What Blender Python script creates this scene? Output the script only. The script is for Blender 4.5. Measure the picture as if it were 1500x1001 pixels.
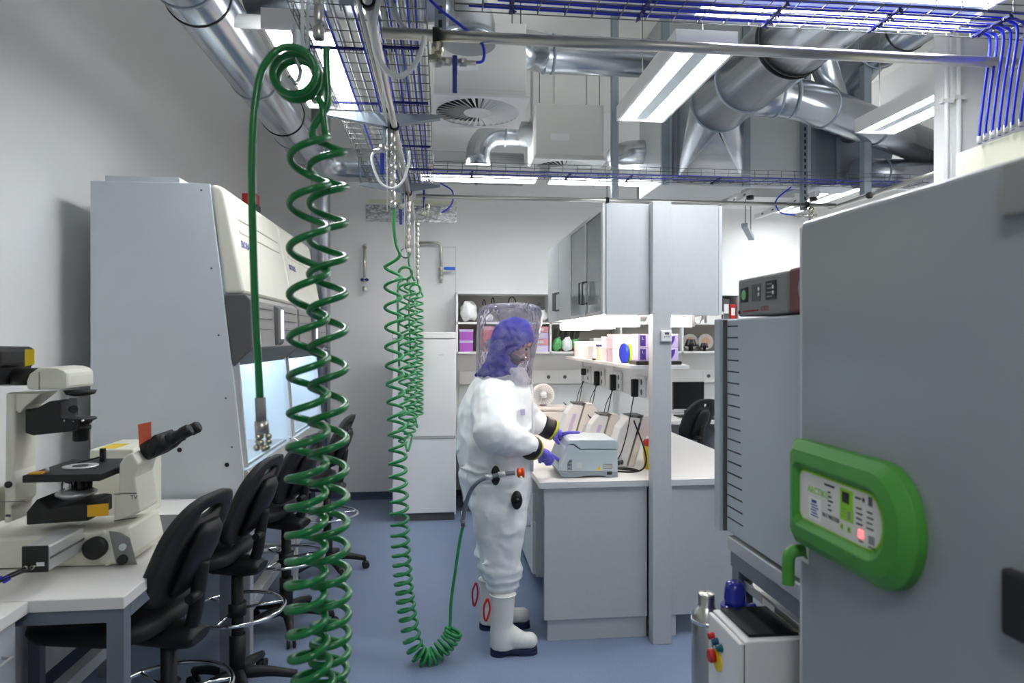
import bpy, bmesh, math, random
from mathutils import Vector, Matrix, noise
random.seed(7)
for o in list(bpy.data.objects): bpy.data.objects.remove(o, do_unlink=True)
SC = bpy.context.scene
COL = SC.collection
PI = math.pi
# ------------------------------------------------------------ camera, world, exposure
FPX, CX, CY, EYE = 980.0, 750.0, 497.0, 1.70
TH = math.atan(105.0/FPX); CT, ST = math.cos(TH), math.sin(TH)
cam_d = bpy.data.cameras.new('camera'); cam = bpy.data.objects.new('camera', cam_d); COL.objects.link(cam)
cam.location = (0, 0, EYE); cam.rotation_euler = (PI/2, 0, -TH)
cam_d.sensor_width = 36.0; cam_d.lens = 36.0*FPX/1500.0
cam_d.shift_y = -(500.5-CY)/1500.0
cam_d.clip_start = 0.05; cam_d.clip_end = 60
cam_d.dof.use_dof = True; cam_d.dof.focus_distance = 3.75; cam_d.dof.aperture_fstop = 3.2
SC.camera = cam
w = bpy.data.worlds.new('world'); SC.world = w; w.use_nodes = True
w.node_tree.nodes['Background'].inputs[0].default_value = (0.8, 0.85, 0.9, 1)
w.node_tree.nodes['Background'].inputs[1].default_value = 0.3
SC.view_settings.view_transform = 'Standard'; SC.view_settings.look = 'None'
SC.view_settings.gamma = 1.0; SC.view_settings.use_curve_mapping = False
SC.view_settings.exposure = 1.08
LAMP = 17.0          # strength of the ceiling luminaires

# ------------------------------------------------------------ measuring helpers (photo pixel -> real point at a known plane)
def _ray(px, py):
    x = (px-CX)/FPX; z = -(py-CY)/FPX
    return (x*CT+ST, -x*ST+CT, z)
def onY(px, py, Y):
    r = _ray(px, py); t = Y/r[1]; return Vector((r[0]*t, Y, EYE+r[2]*t))
def onX(px, py, X):
    r = _ray(px, py); t = X/r[0]; return Vector((X, r[1]*t, EYE+r[2]*t))
def onZ(px, py, Z):
    r = _ray(px, py); t = (Z-EYE)/r[2]; return Vector((r[0]*t, r[1]*t, Z))

# ------------------------------------------------------------ materials
def lin(c):
    return tuple(((v/255.0)/12.92 if v/255.0 <= 0.04045 else ((v/255.0+0.055)/1.055)**2.4) for v in c)
def mat(name, rgb, rough=0.5, metal=0.0, var=0.06, scale=6.0, bump=0.0, bscale=60.0, alpha=1.0, trans=0.0, coat=0.0, spec=0.5, rvar=0.0, stretch=None, ior=1.45):
    m = bpy.data.materials.new(name); m.use_nodes = True
    nt = m.node_tree; b = nt.nodes['Principled BSDF']; N = nt.nodes.new; L = nt.links.new
    c = lin(rgb)
    tc = N('ShaderNodeTexCoord'); mp = N('ShaderNodeMapping'); L(tc.outputs['Object'], mp.inputs['Vector'])
    if stretch: mp.inputs['Scale'].default_value = stretch
    nz = N('ShaderNodeTexNoise'); nz.inputs['Scale'].default_value = scale; nz.inputs['Detail'].default_value = 4
    L(mp.outputs['Vector'], nz.inputs['Vector'])
    cr = N('ShaderNodeValToRGB')
    cr.color_ramp.elements[0].position = 0.3; cr.color_ramp.elements[1].position = 0.7
    cr.color_ramp.elements[0].color = tuple(v*(1-var) for v in c)+(1,)
    cr.color_ramp.elements[1].color = tuple(min(1, v*(1+var)) for v in c)+(1,)
    L(nz.outputs['Fac'], cr.inputs['Fac']); L(cr.outputs['Color'], b.inputs['Base Color'])
    b.inputs['Roughness'].default_value = rough; b.inputs['Metallic'].default_value = metal
    b.inputs['Specular IOR Level'].default_value = spec; b.inputs['IOR'].default_value = ior
    if rvar:
        mr = N('ShaderNodeMapRange'); mr.inputs[1].default_value = 0.3; mr.inputs[2].default_value = 0.7
        mr.inputs[3].default_value = max(0.02, rough-rvar); mr.inputs[4].default_value = min(1, rough+rvar)
        L(nz.outputs['Fac'], mr.inputs[0]); L(mr.outputs[0], b.inputs['Roughness'])
    if bump:
        n2 = N('ShaderNodeTexNoise'); n2.inputs['Scale'].default_value = bscale; n2.inputs['Detail'].default_value = 3
        L(mp.outputs['Vector'], n2.inputs['Vector'])
        bp = N('ShaderNodeBump'); bp.inputs['Strength'].default_value = bump; bp.inputs['Distance'].default_value = 0.01
        L(n2.outputs['Fac'], bp.inputs['Height']); L(bp.outputs['Normal'], b.inputs['Normal'])
    if alpha < 1: b.inputs['Alpha'].default_value = alpha
    if trans: b.inputs['Transmission Weight'].default_value = trans
    if coat: b.inputs['Coat Weight'].default_value = coat; b.inputs['Coat Roughness'].default_value = 0.1
    return m
def emit(name, rgb, strength, base=(230, 230, 230)):
    m = bpy.data.materials.new(name); m.use_nodes = True
    nt = m.node_tree; b = nt.nodes['Principled BSDF']; N = nt.nodes.new
    b.inputs['Base Color'].default_value = lin(base)+(1,)
    tc = N('ShaderNodeTexCoord'); nz = N('ShaderNodeTexNoise'); nz.inputs['Scale'].default_value = 3
    nt.links.new(tc.outputs['Object'], nz.inputs['Vector'])
    cr = N('ShaderNodeValToRGB'); c = lin(rgb)
    cr.color_ramp.elements[0].color = tuple(v*0.97 for v in c)+(1,); cr.color_ramp.elements[1].color = c+(1,)
    nt.links.new(nz.outputs['Fac'], cr.inputs['Fac']); nt.links.new(cr.outputs['Color'], b.inputs['Emission Color'])
    b.inputs['Emission Strength'].default_value = strength
    return m
M = {}
def floor_mat():
    m = mat('floor_vinyl', (124, 139, 164), 0.42, var=0.05, scale=3.0, rvar=0.08, spec=0.4)
    nt = m.node_tree; N = nt.nodes.new; L = nt.links.new; b = nt.nodes['Principled BSDF']
    tc = N('ShaderNodeTexCoord'); v = N('ShaderNodeTexNoise'); v.inputs['Scale'].default_value = 260; v.inputs['Detail'].default_value = 1
    L(tc.outputs['Object'], v.inputs['Vector'])
    r = N('ShaderNodeValToRGB'); r.color_ramp.elements[0].position = 0.35; r.color_ramp.elements[1].position = 0.68
    r.color_ramp.elements[0].color = (0.72, 0.72, 0.72, 1); r.color_ramp.elements[1].color = (1.2, 1.2, 1.2, 1)
    L(v.outputs['Fac'], r.inputs['Fac'])
    mx = N('ShaderNodeMix'); mx.data_type = 'RGBA'; mx.blend_type = 'MULTIPLY'; mx.inputs[0].default_value = 1
    old = b.inputs['Base Color'].links[0].from_socket
    L(old, mx.inputs[6]); L(r.outputs['Color'], mx.inputs[7]); L(mx.outputs[2], b.inputs['Base Color'])
    return m
M['floor'] = floor_mat()
M['wall'] = mat('wall_paint', (232, 232, 230), 0.75, var=0.012, scale=2, bump=0.04, bscale=140)
M['ceil'] = mat('ceiling_board', (222, 221, 214), 0.85, var=0.02, scale=2)
M['lam'] = mat('grey_laminate', (190, 193, 194), 0.42, var=0.02, scale=40, bump=0.02, bscale=300)
M['lam2'] = mat('grey_laminate_edge', (205, 208, 208), 0.45, var=0.02)
M['lamdark'] = mat('dark_grey_laminate', (128, 131, 132), 0.5, var=0.03)
M['top'] = mat('worktop', (232, 229, 224), 0.35, var=0.015, scale=20)
M['white'] = mat('white_plastic', (232, 232, 230), 0.4, var=0.015)
M['whiteg'] = mat('white_enamel', (228, 230, 230), 0.25, var=0.015)
M['cream'] = mat('cream_plastic', (226, 224, 208), 0.42, var=0.02)
M['creamwall'] = mat('cream_trunking', (218, 216, 192), 0.55, var=0.02)
M['bscgrey'] = mat('cabinet_side_paint', (212, 218, 223), 0.45, var=0.015, bump=0.02, bscale=250)
M['dkgrey'] = mat('dark_grey_plastic', (92, 92, 92), 0.5, var=0.05)
M['mdgrey'] = mat('mid_grey_plastic', (140, 140, 138), 0.5, var=0.04)
M['black'] = mat('black_plastic', (26, 26, 27), 0.5, var=0.1)
M['blackg'] = mat('black_gloss', (14, 14, 15), 0.15, var=0.1)
M['screenoff'] = mat('screen_glass', (16, 16, 18), 0.12, var=0.05)
M['rubber'] = mat('black_polyurethane', (34, 34, 35), 0.6, var=0.08, bump=0.1, bscale=250)
M['galv'] = mat('galvanised_duct', (186, 190, 195), 0.24, 0.97, var=0.02, scale=3)
M['galvd'] = mat('galvanised_sheet', (150, 156, 164), 0.42, 0.9, var=0.04, scale=3)
M['strut'] = mat('zinc_strut', (150, 160, 168), 0.45, 0.5, var=0.04, scale=10)
M['steel'] = mat('stainless_pipe', (200, 197, 190), 0.28, 0.95, var=0.03, scale=6)
M['chrome'] = mat('chrome', (225, 226, 228), 0.1, 1.0, var=0.03)
M['wire'] = mat('zinc_wire', (112, 112, 108), 0.4, 0.7, var=0.05)
M['alu'] = mat('aluminium', (212, 212, 210), 0.35, 0.6, var=0.03)
M['framegrey'] = mat('grey_powder_coat', (118, 124, 134), 0.45, 0.1, var=0.04, bump=0.05, bscale=300)
M['green'] = mat('green_hose', (16, 114, 54), 0.3, var=0.05, coat=0.35)
M['green2'] = mat('green_hose_bright', (40, 138, 76), 0.32, var=0.05, coat=0.3)
M['bluecab'] = mat('blue_cable', (34, 54, 205), 0.4, var=0.06)
M['bluedark'] = mat('dark_blue_cable', (24, 30, 110), 0.45, var=0.06)
M['greycab'] = mat('white_cable', (205, 203, 196), 0.5, var=0.03)
M['ptube'] = mat('white_tube', (236, 238, 236), 0.3, var=0.01, trans=0.15)
M['bluehandle'] = mat('blue_lever', (26, 42, 130), 0.4, var=0.05)
M['bluehandle2'] = mat('bright_blue_lever', (40, 100, 205), 0.4, var=0.05)
M['fgreen'] = mat('freezer_green', (72, 146, 56), 0.42, var=0.03, bump=0.05, bscale=300)
M['lime'] = mat('lime_print', (150, 208, 40), 0.45, var=0.02)
M['label'] = mat('label_paper', (222, 221, 212), 0.5, var=0.015)
M['freezer'] = mat('freezer_paint', (150, 155, 157), 0.3, var=0.015, bump=0.03, bscale=350, coat=0.25)
M['incub'] = mat('incubator_paint', (186, 194, 198), 0.4, var=0.015, bump=0.02, bscale=300)
M['ink'] = mat('print_ink', (58, 58, 60), 0.6, var=0.05)
M['inkg'] = mat('print_green', (128, 186, 60), 0.6, var=0.05)
M['inkb'] = mat('print_blue', (40, 55, 150), 0.6, var=0.05)
M['inkr'] = mat('print_red', (160, 45, 60), 0.6, var=0.05)
M['brown'] = mat('maroon_panel', (120, 60, 62), 0.5, var=0.04)
M['co2'] = mat('grey_instrument', (132, 134, 132), 0.5, var=0.03)
M['red'] = mat('red_plastic', (196, 40, 36), 0.4, var=0.05)
M['darkred'] = mat('dark_red_plastic', (130, 26, 24), 0.4, var=0.05)
M['yellow'] = mat('yellow_plastic', (238, 208, 20), 0.4, var=0.04)
M['ylabel'] = mat('yellow_label', (236, 178, 30), 0.5, var=0.04)
M['orange'] = mat('orange_plastic', (240, 88, 26), 0.35, var=0.04)
M['orangec'] = mat('orange_filter', (240, 90, 20), 0.15, var=0.05, alpha=0.75)
M['teal'] = mat('teal_button', (20, 100, 104), 0.35, var=0.04)
M['bluebtn'] = mat('blue_button', (20, 66, 100), 0.35, var=0.04)
M['pumpblue'] = mat('blue_enamel', (32, 40, 150), 0.25, var=0.06, coat=0.3)
M['suit'] = mat('suit_fabric', (240, 242, 240), 0.36, var=0.01, scale=10, bump=0.3, bscale=7, spec=0.5)
M['boot'] = mat('boot_rubber', (228, 228, 222), 0.4, var=0.015)
M['sole'] = mat('navy_sole', (36, 46, 78), 0.6, var=0.05)
M['cap'] = mat('blue_cap_fabric', (36, 28, 168), 0.6, var=0.12, scale=18, bump=0.5, bscale=26)
M['skin'] = mat('skin', (196, 146, 122), 0.5, var=0.05, scale=20)
M['beard'] = mat('beard_hair', (58, 44, 38), 0.8, var=0.3, scale=120, bump=0.5, bscale=300)
M['glove'] = mat('violet_nitrile', (104, 96, 205), 0.45, var=0.05, scale=25, bump=0.2, bscale=60)
M['strap'] = mat('red_strap', (196, 44, 36), 0.6, var=0.06)
M['purple'] = mat('purple_box', (168, 92, 182), 0.35, var=0.06)
M['lilac'] = mat('lilac_card', (204, 192, 226), 0.55, var=0.04)
M['violet'] = mat('violet_print', (74, 50, 150), 0.5, var=0.05)
M['pinkbox'] = mat('pale_pink_box', (240, 214, 222), 0.5, var=0.03)
M['peach'] = mat('peach_box', (238, 200, 168), 0.5, var=0.03)
M['paper'] = mat('white_card', (238, 236, 230), 0.6, var=0.02)
M['cardpink'] = mat('pink_card', (214, 150, 158), 0.6, var=0.06)
M['redstack'] = mat('red_card', (206, 66, 60), 0.55, var=0.12, scale=30)
M['bag'] = mat('white_plastic_bag', (240, 240, 238), 0.3, var=0.02, bump=0.6, bscale=22)
M['greenbag'] = mat('green_print_bag', (110, 190, 120), 0.35, var=0.25, scale=28, bump=0.5, bscale=24)
M['greymesh'] = mat('grey_rack', (112, 112, 112), 0.5, var=0.08)
M['fabricgrey'] = mat('grey_textile', (118, 116, 116), 0.8, var=0.1, scale=60)
M['navy'] = mat('navy_plastic', (48, 56, 92), 0.4, var=0.05)
M['beige'] = mat('beige_enamel', (230, 224, 217), 0.4, var=0.02)
M['foil'] = mat('aluminium_foil', (205, 205, 205), 0.22, 1.0, var=0.04, bump=1.0, bscale=18)
M['brass'] = mat('brass', (204, 198, 176), 0.25, 1.0, var=0.05)
M['shelfback'] = mat('shelf_back_panel', (176, 172, 164), 0.6, var=0.02)
M['cycler'] = mat('instrument_grey', (186, 198, 202), 0.4, var=0.015)
M['handle'] = mat('dark_steel_handle', (120, 122, 122), 0.35, 0.8, var=0.03)
M['cuffyel'] = mat('cuff_ring_yellow', (206, 206, 52), 0.45, var=0.04)
M['added_uplight'] = emit('added_top_glow', (246, 250, 255), LAMP*0.30)  # upward glow added to brighten the ceiling and ducts
M['wood'] = mat('wood_holder', (200, 166, 120), 0.5, var=0.1, scale=20)
def clear(name, rgb, alpha, rough=0.06, nscale=0.0):
    m = mat(name, rgb, rough, alpha=alpha, var=0.03, spec=0.7)
    if nscale:
        nt = m.node_tree; b = nt.nodes['Principled BSDF']; N = nt.nodes.new
        tc = N('ShaderNodeTexCoord'); nz = N('ShaderNodeTexNoise'); nz.inputs['Scale'].default_value = nscale; nz.inputs['Detail'].default_value = 3; nz.inputs['Distortion'].default_value = 1.2
        nt.links.new(tc.outputs['Object'], nz.inputs['Vector'])
        mr = N('ShaderNodeMapRange'); mr.inputs[1].default_value = 0.4; mr.inputs[2].default_value = 0.7; mr.inputs[3].default_value = alpha*0.7; mr.inputs[4].default_value = min(1, alpha*2.0)
        nt.links.new(nz.outputs['Fac'], mr.inputs[0]); nt.links.new(mr.outputs[0], b.inputs['Alpha'])
        bp = N('ShaderNodeBump'); bp.inputs['Strength'].default_value = 0.8; bp.inputs['Distance'].default_value = 0.02
        nt.links.new(nz.outputs['Fac'], bp.inputs['Height']); nt.links.new(bp.outputs['Normal'], b.inputs['Normal'])
    return m
M['glass'] = clear('clear_glass', (225, 236, 240), 0.16)
M['frost'] = clear('tinted_cabinet_glass', (150, 158, 160), 0.8, 0.08)
def film(name):
    m = bpy.data.materials.new(name); m.use_nodes = True; nt = m.node_tree; N = nt.nodes.new; L = nt.links.new
    nt.nodes.remove(nt.nodes['Principled BSDF']); out = nt.nodes['Material Output']
    tc = N('ShaderNodeTexCoord'); nz = N('ShaderNodeTexNoise'); nz.inputs['Scale'].default_value = 13; nz.inputs['Detail'].default_value = 4; nz.inputs['Distortion'].default_value = 1.5
    L(tc.outputs['Object'], nz.inputs['Vector'])
    bp = N('ShaderNodeBump'); bp.inputs['Strength'].default_value = 1.0; bp.inputs['Distance'].default_value = 0.03; L(nz.outputs['Fac'], bp.inputs['Height'])
    tr = N('ShaderNodeBsdfTransparent'); tr.inputs[0].default_value = (0.97, 0.96, 0.99, 1)
    df = N('ShaderNodeBsdfDiffuse'); df.inputs[0].default_value = (0.82, 0.77, 0.97, 1); L(bp.outputs['Normal'], df.inputs['Normal'])
    gl = N('ShaderNodeBsdfGlossy'); gl.inputs['Roughness'].default_value = 0.15; L(bp.outputs['Normal'], gl.inputs['Normal'])
    mr = N('ShaderNodeMapRange'); mr.inputs[1].default_value = 0.4; mr.inputs[2].default_value = 0.72; mr.inputs[3].default_value = 0.06; mr.inputs[4].default_value = 0.27; L(nz.outputs['Fac'], mr.inputs[0])
    m1 = N('ShaderNodeMixShader'); L(mr.outputs[0], m1.inputs[0]); L(tr.outputs[0], m1.inputs[1]); L(df.outputs[0], m1.inputs[2])
    fr = N('ShaderNodeFresnel'); fr.inputs[0].default_value = 1.4; L(bp.outputs['Normal'], fr.inputs['Normal'])
    m2 = N('ShaderNodeMixShader'); L(fr.outputs[0], m2.inputs[0]); L(m1.outputs[0], m2.inputs[1]); L(gl.outputs[0], m2.inputs[2])
    L(m2.outputs[0], out.inputs['Surface']); return m
M['hood'] = film('clear_hood_film')
def crease(m):
    nt = m.node_tree; N = nt.nodes.new; L = nt.links.new; b = nt.nodes['Principled BSDF']
    tc = N('ShaderNodeTexCoord'); mp = N('ShaderNodeMapping'); mp.inputs['Scale'].default_value = (5, 5, 8); mp.inputs['Rotation'].default_value = (0.3, 0.5, 0.2); L(tc.outputs['Object'], mp.inputs['Vector'])
    nz = N('ShaderNodeTexNoise'); nz.noise_type = 'RIDGED_MULTIFRACTAL'; nz.inputs['Scale'].default_value = 1.0; nz.inputs['Detail'].default_value = 2.5; nz.inputs['Distortion'].default_value = 0.8; L(mp.outputs['Vector'], nz.inputs['Vector'])
    bp = N('ShaderNodeBump'); bp.inputs['Strength'].default_value = 0.8; bp.inputs['Distance'].default_value = 0.03
    L(nz.outputs['Fac'], bp.inputs['Height']); L(bp.outputs['Normal'], b.inputs['Normal'])
crease(M['suit'])
M['clearplastic'] = clear('clear_plastic', (235, 232, 240), 0.3, 0.15)
M['lamp'] = emit('lamp_diffuser', (246, 250, 255), LAMP)
M['lampmid'] = mat('lamp_louver', (205, 215, 215), 0.35, var=0.03)
M['under'] = emit('under_cabinet_tube', (255, 234, 222), 20.0)
M['bsclamp'] = emit('hood_lamp', (196, 226, 255), 6.0)
M['led'] = emit('red_digits', (255, 50, 50), 1.0)
M['lcd'] = emit('lcd_screen', (170, 175, 215), 0.7)

# ------------------------------------------------------------ mesh builder
ORG = {}
class MB:
    def __init__(s): s.v = []; s.f = []; s.sm = []
    def add(s, vs, fs, smooth=False):
        n = len(s.v); s.v += [Vector(p) for p in vs]
        for q in fs: s.f.append([i+n for i in q]); s.sm.append(smooth)
        return s
    def bx(s, x0, x1, y0, y1, z0, z1):
        x0, x1 = min(x0, x1), max(x0, x1); y0, y1 = min(y0, y1), max(y0, y1); z0, z1 = min(z0, z1), max(z0, z1)
        return s.add([(x0,y0,z0),(x1,y0,z0),(x1,y1,z0),(x0,y1,z0),(x0,y0,z1),(x1,y0,z1),(x1,y1,z1),(x0,y1,z1)],
                     [(0,3,2,1),(4,5,6,7),(0,1,5,4),(1,2,6,5),(2,3,7,6),(3,0,4,7)])
    def obx(s, c, size, mtx):
        h = [q/2 for q in size]; vs = []
        for z in (-1, 1):
            for x, y in ((-1,-1),(1,-1),(1,1),(-1,1)): vs.append(Vector(c)+mtx @ Vector((x*h[0], y*h[1], z*h[2])))
        return s.add(vs, [(0,3,2,1),(4,5,6,7),(0,1,5,4),(1,2,6,5),(2,3,7,6),(3,0,4,7)])
    def bar(s, p0, p1, wd, ht, up=(0,0,1)):
        p0, p1 = Vector(p0), Vector(p1); d = (p1-p0); L = d.length; d.normalize()
        u = Vector(up)
        if abs(d.dot(u)) > 0.98: u = Vector((0,1,0))
        sx = d.cross(u).normalized(); sz = sx.cross(d)
        m = Matrix((sx, d, sz)).transposed()
        return s.obx((p0+p1)/2, (wd, L, ht), m)
    def rings(s, rs, closed=False, cap=True, smooth=True):
        n = len(rs[0]); vs = [p for r in rs for p in r]; fs = []
        m = len(rs)
        for i in range(m if closed else m-1):
            a, b = i*n, ((i+1) % m)*n
            for j in range(n): fs.append((a+j, a+(j+1) % n, b+(j+1) % n, b+j))
        s.add(vs, fs, smooth)
        if cap and not closed:
            k = len(s.v)-len(vs)
            s.f.append([k+j for j in range(n-1, -1, -1)]); s.sm.append(False)
            s.f.append([k+(m-1)*n+j for j in range(n)]); s.sm.append(False)
        return s
    def cyl(s, p0, p1, r0, r1=None, n=16, cap=True, smooth=True):
        p0, p1 = Vector(p0), Vector(p1); r1 = r0 if r1 is None else r1
        d = (p1-p0).normalized(); u = Vector((0,0,1)) if abs(d.z) < 0.95 else Vector((1,0,0))
        a = d.cross(u).normalized(); b = d.cross(a)
        rs = []
        for p, r in ((p0, r0), (p1, r1)): rs.append([p+a*(r*math.cos(2*PI*j/n))+b*(r*math.sin(2*PI*j/n)) for j in range(n)])
        return s.rings(rs, cap=cap, smooth=smooth)
    def tube(s, path, r, n=8, closed=False, cap=True):
        P = [Vector(p) for p in path]; m = len(P); rs = []
        R = r if isinstance(r, (list, tuple)) else [r]*m
        prev = None
        for i in range(m):
            t = (P[(i+1) % m]-P[i-1]) if closed else (P[min(i+1, m-1)]-P[max(i-1, 0)])
            if t.length < 1e-9: t = Vector((0,0,1))
            t.normalize()
            if prev is None:
                u = Vector((0,0,1)) if abs(t.z) < 0.9 else Vector((1,0,0)); a = t.cross(u).normalized()
            else:
                a = prev-t*prev.dot(t)
                if a.length < 1e-6: a = t.orthogonal()
                a.normalize()
            prev = a; b = t.cross(a)
            rs.append([P[i]+a*(R[i]*math.cos(2*PI*j/n))+b*(R[i]*math.sin(2*PI*j/n)) for j in range(n)])
        return s.rings(rs, closed=closed, cap=cap)
    def lathe(s, prof, o=(0,0,0), ax=(0,0,1), n=24, cap=True):
        o, ax = Vector(o), Vector(ax).normalized(); u = Vector((0,0,1)) if abs(ax.z) < 0.9 else Vector((1,0,0))
        a = ax.cross(u).normalized(); b = ax.cross(a); rs = []
        for r, h in prof: rs.append([o+ax*h+a*(r*math.cos(2*PI*j/n))+b*(r*math.sin(2*PI*j/n)) for j in range(n)])
        return s.rings(rs, cap=cap)
    def prism(s, poly, axis, a, b, smooth=False):
        def pt(q, t):
            return (t, q[0], q[1]) if axis == 'x' else ((q[0], t, q[1]) if axis == 'y' else (q[0], q[1], t))
        n = len(poly); vs = [pt(q, a) for q in poly]+[pt(q, b) for q in poly]
        s.add(vs, [(i, (i+1) % n, n+(i+1) % n, n+i) for i in range(n)], smooth)
        k = len(s.v)-2*n
        s.f.append([k+i for i in range(n-1, -1, -1)]); s.sm.append(False)
        s.f.append([k+n+i for i in range(n)]); s.sm.append(False)
        return s
    def ell(s, c, r, n=16, m=10, mtx=None):
        c = Vector(c); rs = []
        for i in range(m+1):
            ph = -PI/2+PI*i/m; cr = max(math.cos(ph), 0.02)
            ring = []
            for j in range(n):
                q = Vector((r[0]*cr*math.cos(2*PI*j/n), r[1]*cr*math.sin(2*PI*j/n), r[2]*math.sin(ph)))
                ring.append(c+(mtx @ q if mtx else q))
            rs.append(ring)
        return s.rings(rs)
    def xf(s, mtx):
        s.v = [mtx @ p for p in s.v]; return s
    def build(s, name, m, parent=None, bev=0.0, seg=2, world=True):
        off = ORG.get(parent.name, Vector((0,0,0))) if (parent and world) else Vector((0,0,0))
        me = bpy.data.meshes.new(name)
        me.from_pydata([tuple(p-off) for p in s.v], [], s.f)
        me.polygons.foreach_set('use_smooth', s.sm)
        bm = bmesh.new(); bm.from_mesh(me); bmesh.ops.recalc_face_normals(bm, faces=bm.faces); bm.to_mesh(me); bm.free()
        me.materials.append(M[m] if isinstance(m, str) else m)
        o = bpy.data.objects.new(name, me); COL.objects.link(o)
        if parent: o.parent = parent; ORG[o.name] = off
        if bev:
            b = o.modifiers.new('bevel', 'BEVEL'); b.width = bev; b.segments = seg; b.limit_method = 'ANGLE'; b.angle_limit = math.radians(40)
        return o
def tag(o, label=None, cat=None, group=None, kind=None):
    if label: o['label'] = label
    if cat: o['category'] = cat
    if group: o['group'] = group
    if kind: o['kind'] = kind
    return o
def thing(name, label, cat, loc=(0,0,0), rz=0.0, group=None):
    o = bpy.data.objects.new(name, None); COL.objects.link(o); o.empty_display_size = 0.05
    o.location = loc; o.rotation_euler = (0, 0, rz); ORG[o.name] = Vector(loc)
    return tag(o, label, cat, group)
def struct(o): o['kind'] = 'structure'; return o
def copy_tree(o, parent=None):
    c = o.copy(); COL.objects.link(c)
    if parent: c.parent = parent
    for ch in list(o.children): copy_tree(ch, c)
    return c
def BX(name, m, parent, x0, x1, y0, y1, z0, z1, bev=0.0): return MB().bx(x0,x1,y0,y1,z0,z1).build(name, m, parent, bev)
def text(name, body, size, loc, rot, m, parent, align='CENTER', sx=1.0):
    cu = bpy.data.curves.new(name, 'FONT'); cu.body = body; cu.size = size; cu.align_x = align; cu.align_y = 'CENTER'; cu.resolution_u = 2; cu.extrude = 0.0004
    t = bpy.data.objects.new('tmp', cu); COL.objects.link(t)
    bpy.context.view_layer.update()
    me = bpy.data.meshes.new_from_object(t.evaluated_get(bpy.context.evaluated_depsgraph_get()))
    bpy.data.objects.remove(t); me.name = name
    off = ORG.get(parent.name, Vector((0,0,0)))
    mt = Matrix.Translation(Vector(loc)-off) @ rot.to_4x4() @ Matrix.Diagonal((sx, 1, 1, 1))
    me.transform(mt); me.materials.clear(); me.materials.append(M[m])
    o = bpy.data.objects.new(name, me); COL.objects.link(o); o.parent = parent; ORG[o.name] = off
    return o
# text orientation: columns = text-right, text-up, normal
def trot(right, up):
    r, u = Vector(right).normalized(), Vector(up).normalized(); return Matrix((r, u, r.cross(u))).transposed()
TROT_NEGY = trot((1,0,0), (0,0,1))       # faces the camera side (-Y)
TROT_NEGX = trot((0,-1,0), (0,0,1))      # faces -X, reads toward the camera
TROT_POSX = trot((0,1,0), (0,0,1))       # faces +X
def arc(c, r, a0, a1, n, ax='y'):
    out = []
    for i in range(n+1):
        a = a0+(a1-a0)*i/n; u, v = r*math.cos(a), r*math.sin(a)
        out.append(Vector(c)+(Vector((u,0,v)) if ax == 'y' else Vector((0,u,v)) if ax == 'x' else Vector((u,v,0))))
    return out
def spline(pts, n=8):
    P = [Vector(p) for p in pts]; P = [P[0]*2-P[1]]+P+[P[-1]*2-P[-2]]; out = []
    for i in range(1, len(P)-2):
        for k in range(n):
            t = k/n; a, b, c, d = P[i-1], P[i], P[i+1], P[i+2]
            out.append(0.5*((2*b)+(c-a)*t+(2*a-5*b+4*c-d)*t*t+(3*b-a-3*c+d)*t**3))
    out.append(P[-2]); return out
# ============================================================ ROOM SHELL
XL, XR, YN, YB, ZC = -1.90, 4.20, -2.2, 7.22, 4.2
def slab(name, m, *a):
    return struct(MB().bx(*a).build(name, m))
slab('floor', 'floor', XL-.1, XR+.1, YN-.1, YB+.1, -.1, 0)
slab('ceiling', 'ceil', XL-.1, XR+.1, YN-.1, YB+.1, ZC, ZC+.1)
slab('wall_left', 'wall', XL-.1, XL, YN, YB, 0, ZC)
slab('wall_right', 'wall', XR, XR+.1, YN, YB, 0, ZC)
wall_back = slab('wall_back', 'wall', XL-.1, XR+.1, YB, YB+.1, 0, ZC)
slab('wall_front', 'wall', XL-.1, XR+.1, YN-.1, YN, 0, ZC)
M['cove'] = mat('floor_cove', (62, 74, 92), 0.5, var=0.04)
def cove(name, poly, ax, a, b): return struct(MB().prism(poly, ax, a, b).build(name, 'cove'))
cove('baseboard_back', [(YB, 0.0), (YB-.03, 0.0), (YB-.012, .02), (YB-.008, .075), (YB, .08)], 'x', XL, XR)
cove('baseboard_left', [(XL, 0.0), (XL+.03, 0.0), (XL+.012, .02), (XL+.008, .075), (XL, .08)], 'y', YN, YB)
MB().bx(XL, XR, 3.14, 3.145, 0, .0006).build('floor_seam', M['cove'], bpy.data.objects['floor'])
# white service pillar at the right with two thin conduits
pl = struct(MB().bx(2.45, 3.1, 2.98, 3.1, 0, ZC).build('wall_pillar', 'wall', None, .004))
for i, px in enumerate((1388, 1406)):
    p = onY(px, 200, 2.96)
    MB().cyl((p.x, 2.965, 1.9), (p.x, 2.965, ZC), .011, n=10).build('conduit', 'wall', pl)
    MB().bx(p.x-.03, p.x+.03, 2.955, 2.982, 2.83+.02*i, 2.85+.02*i).build('conduit_clip', 'white', pl)

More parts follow.
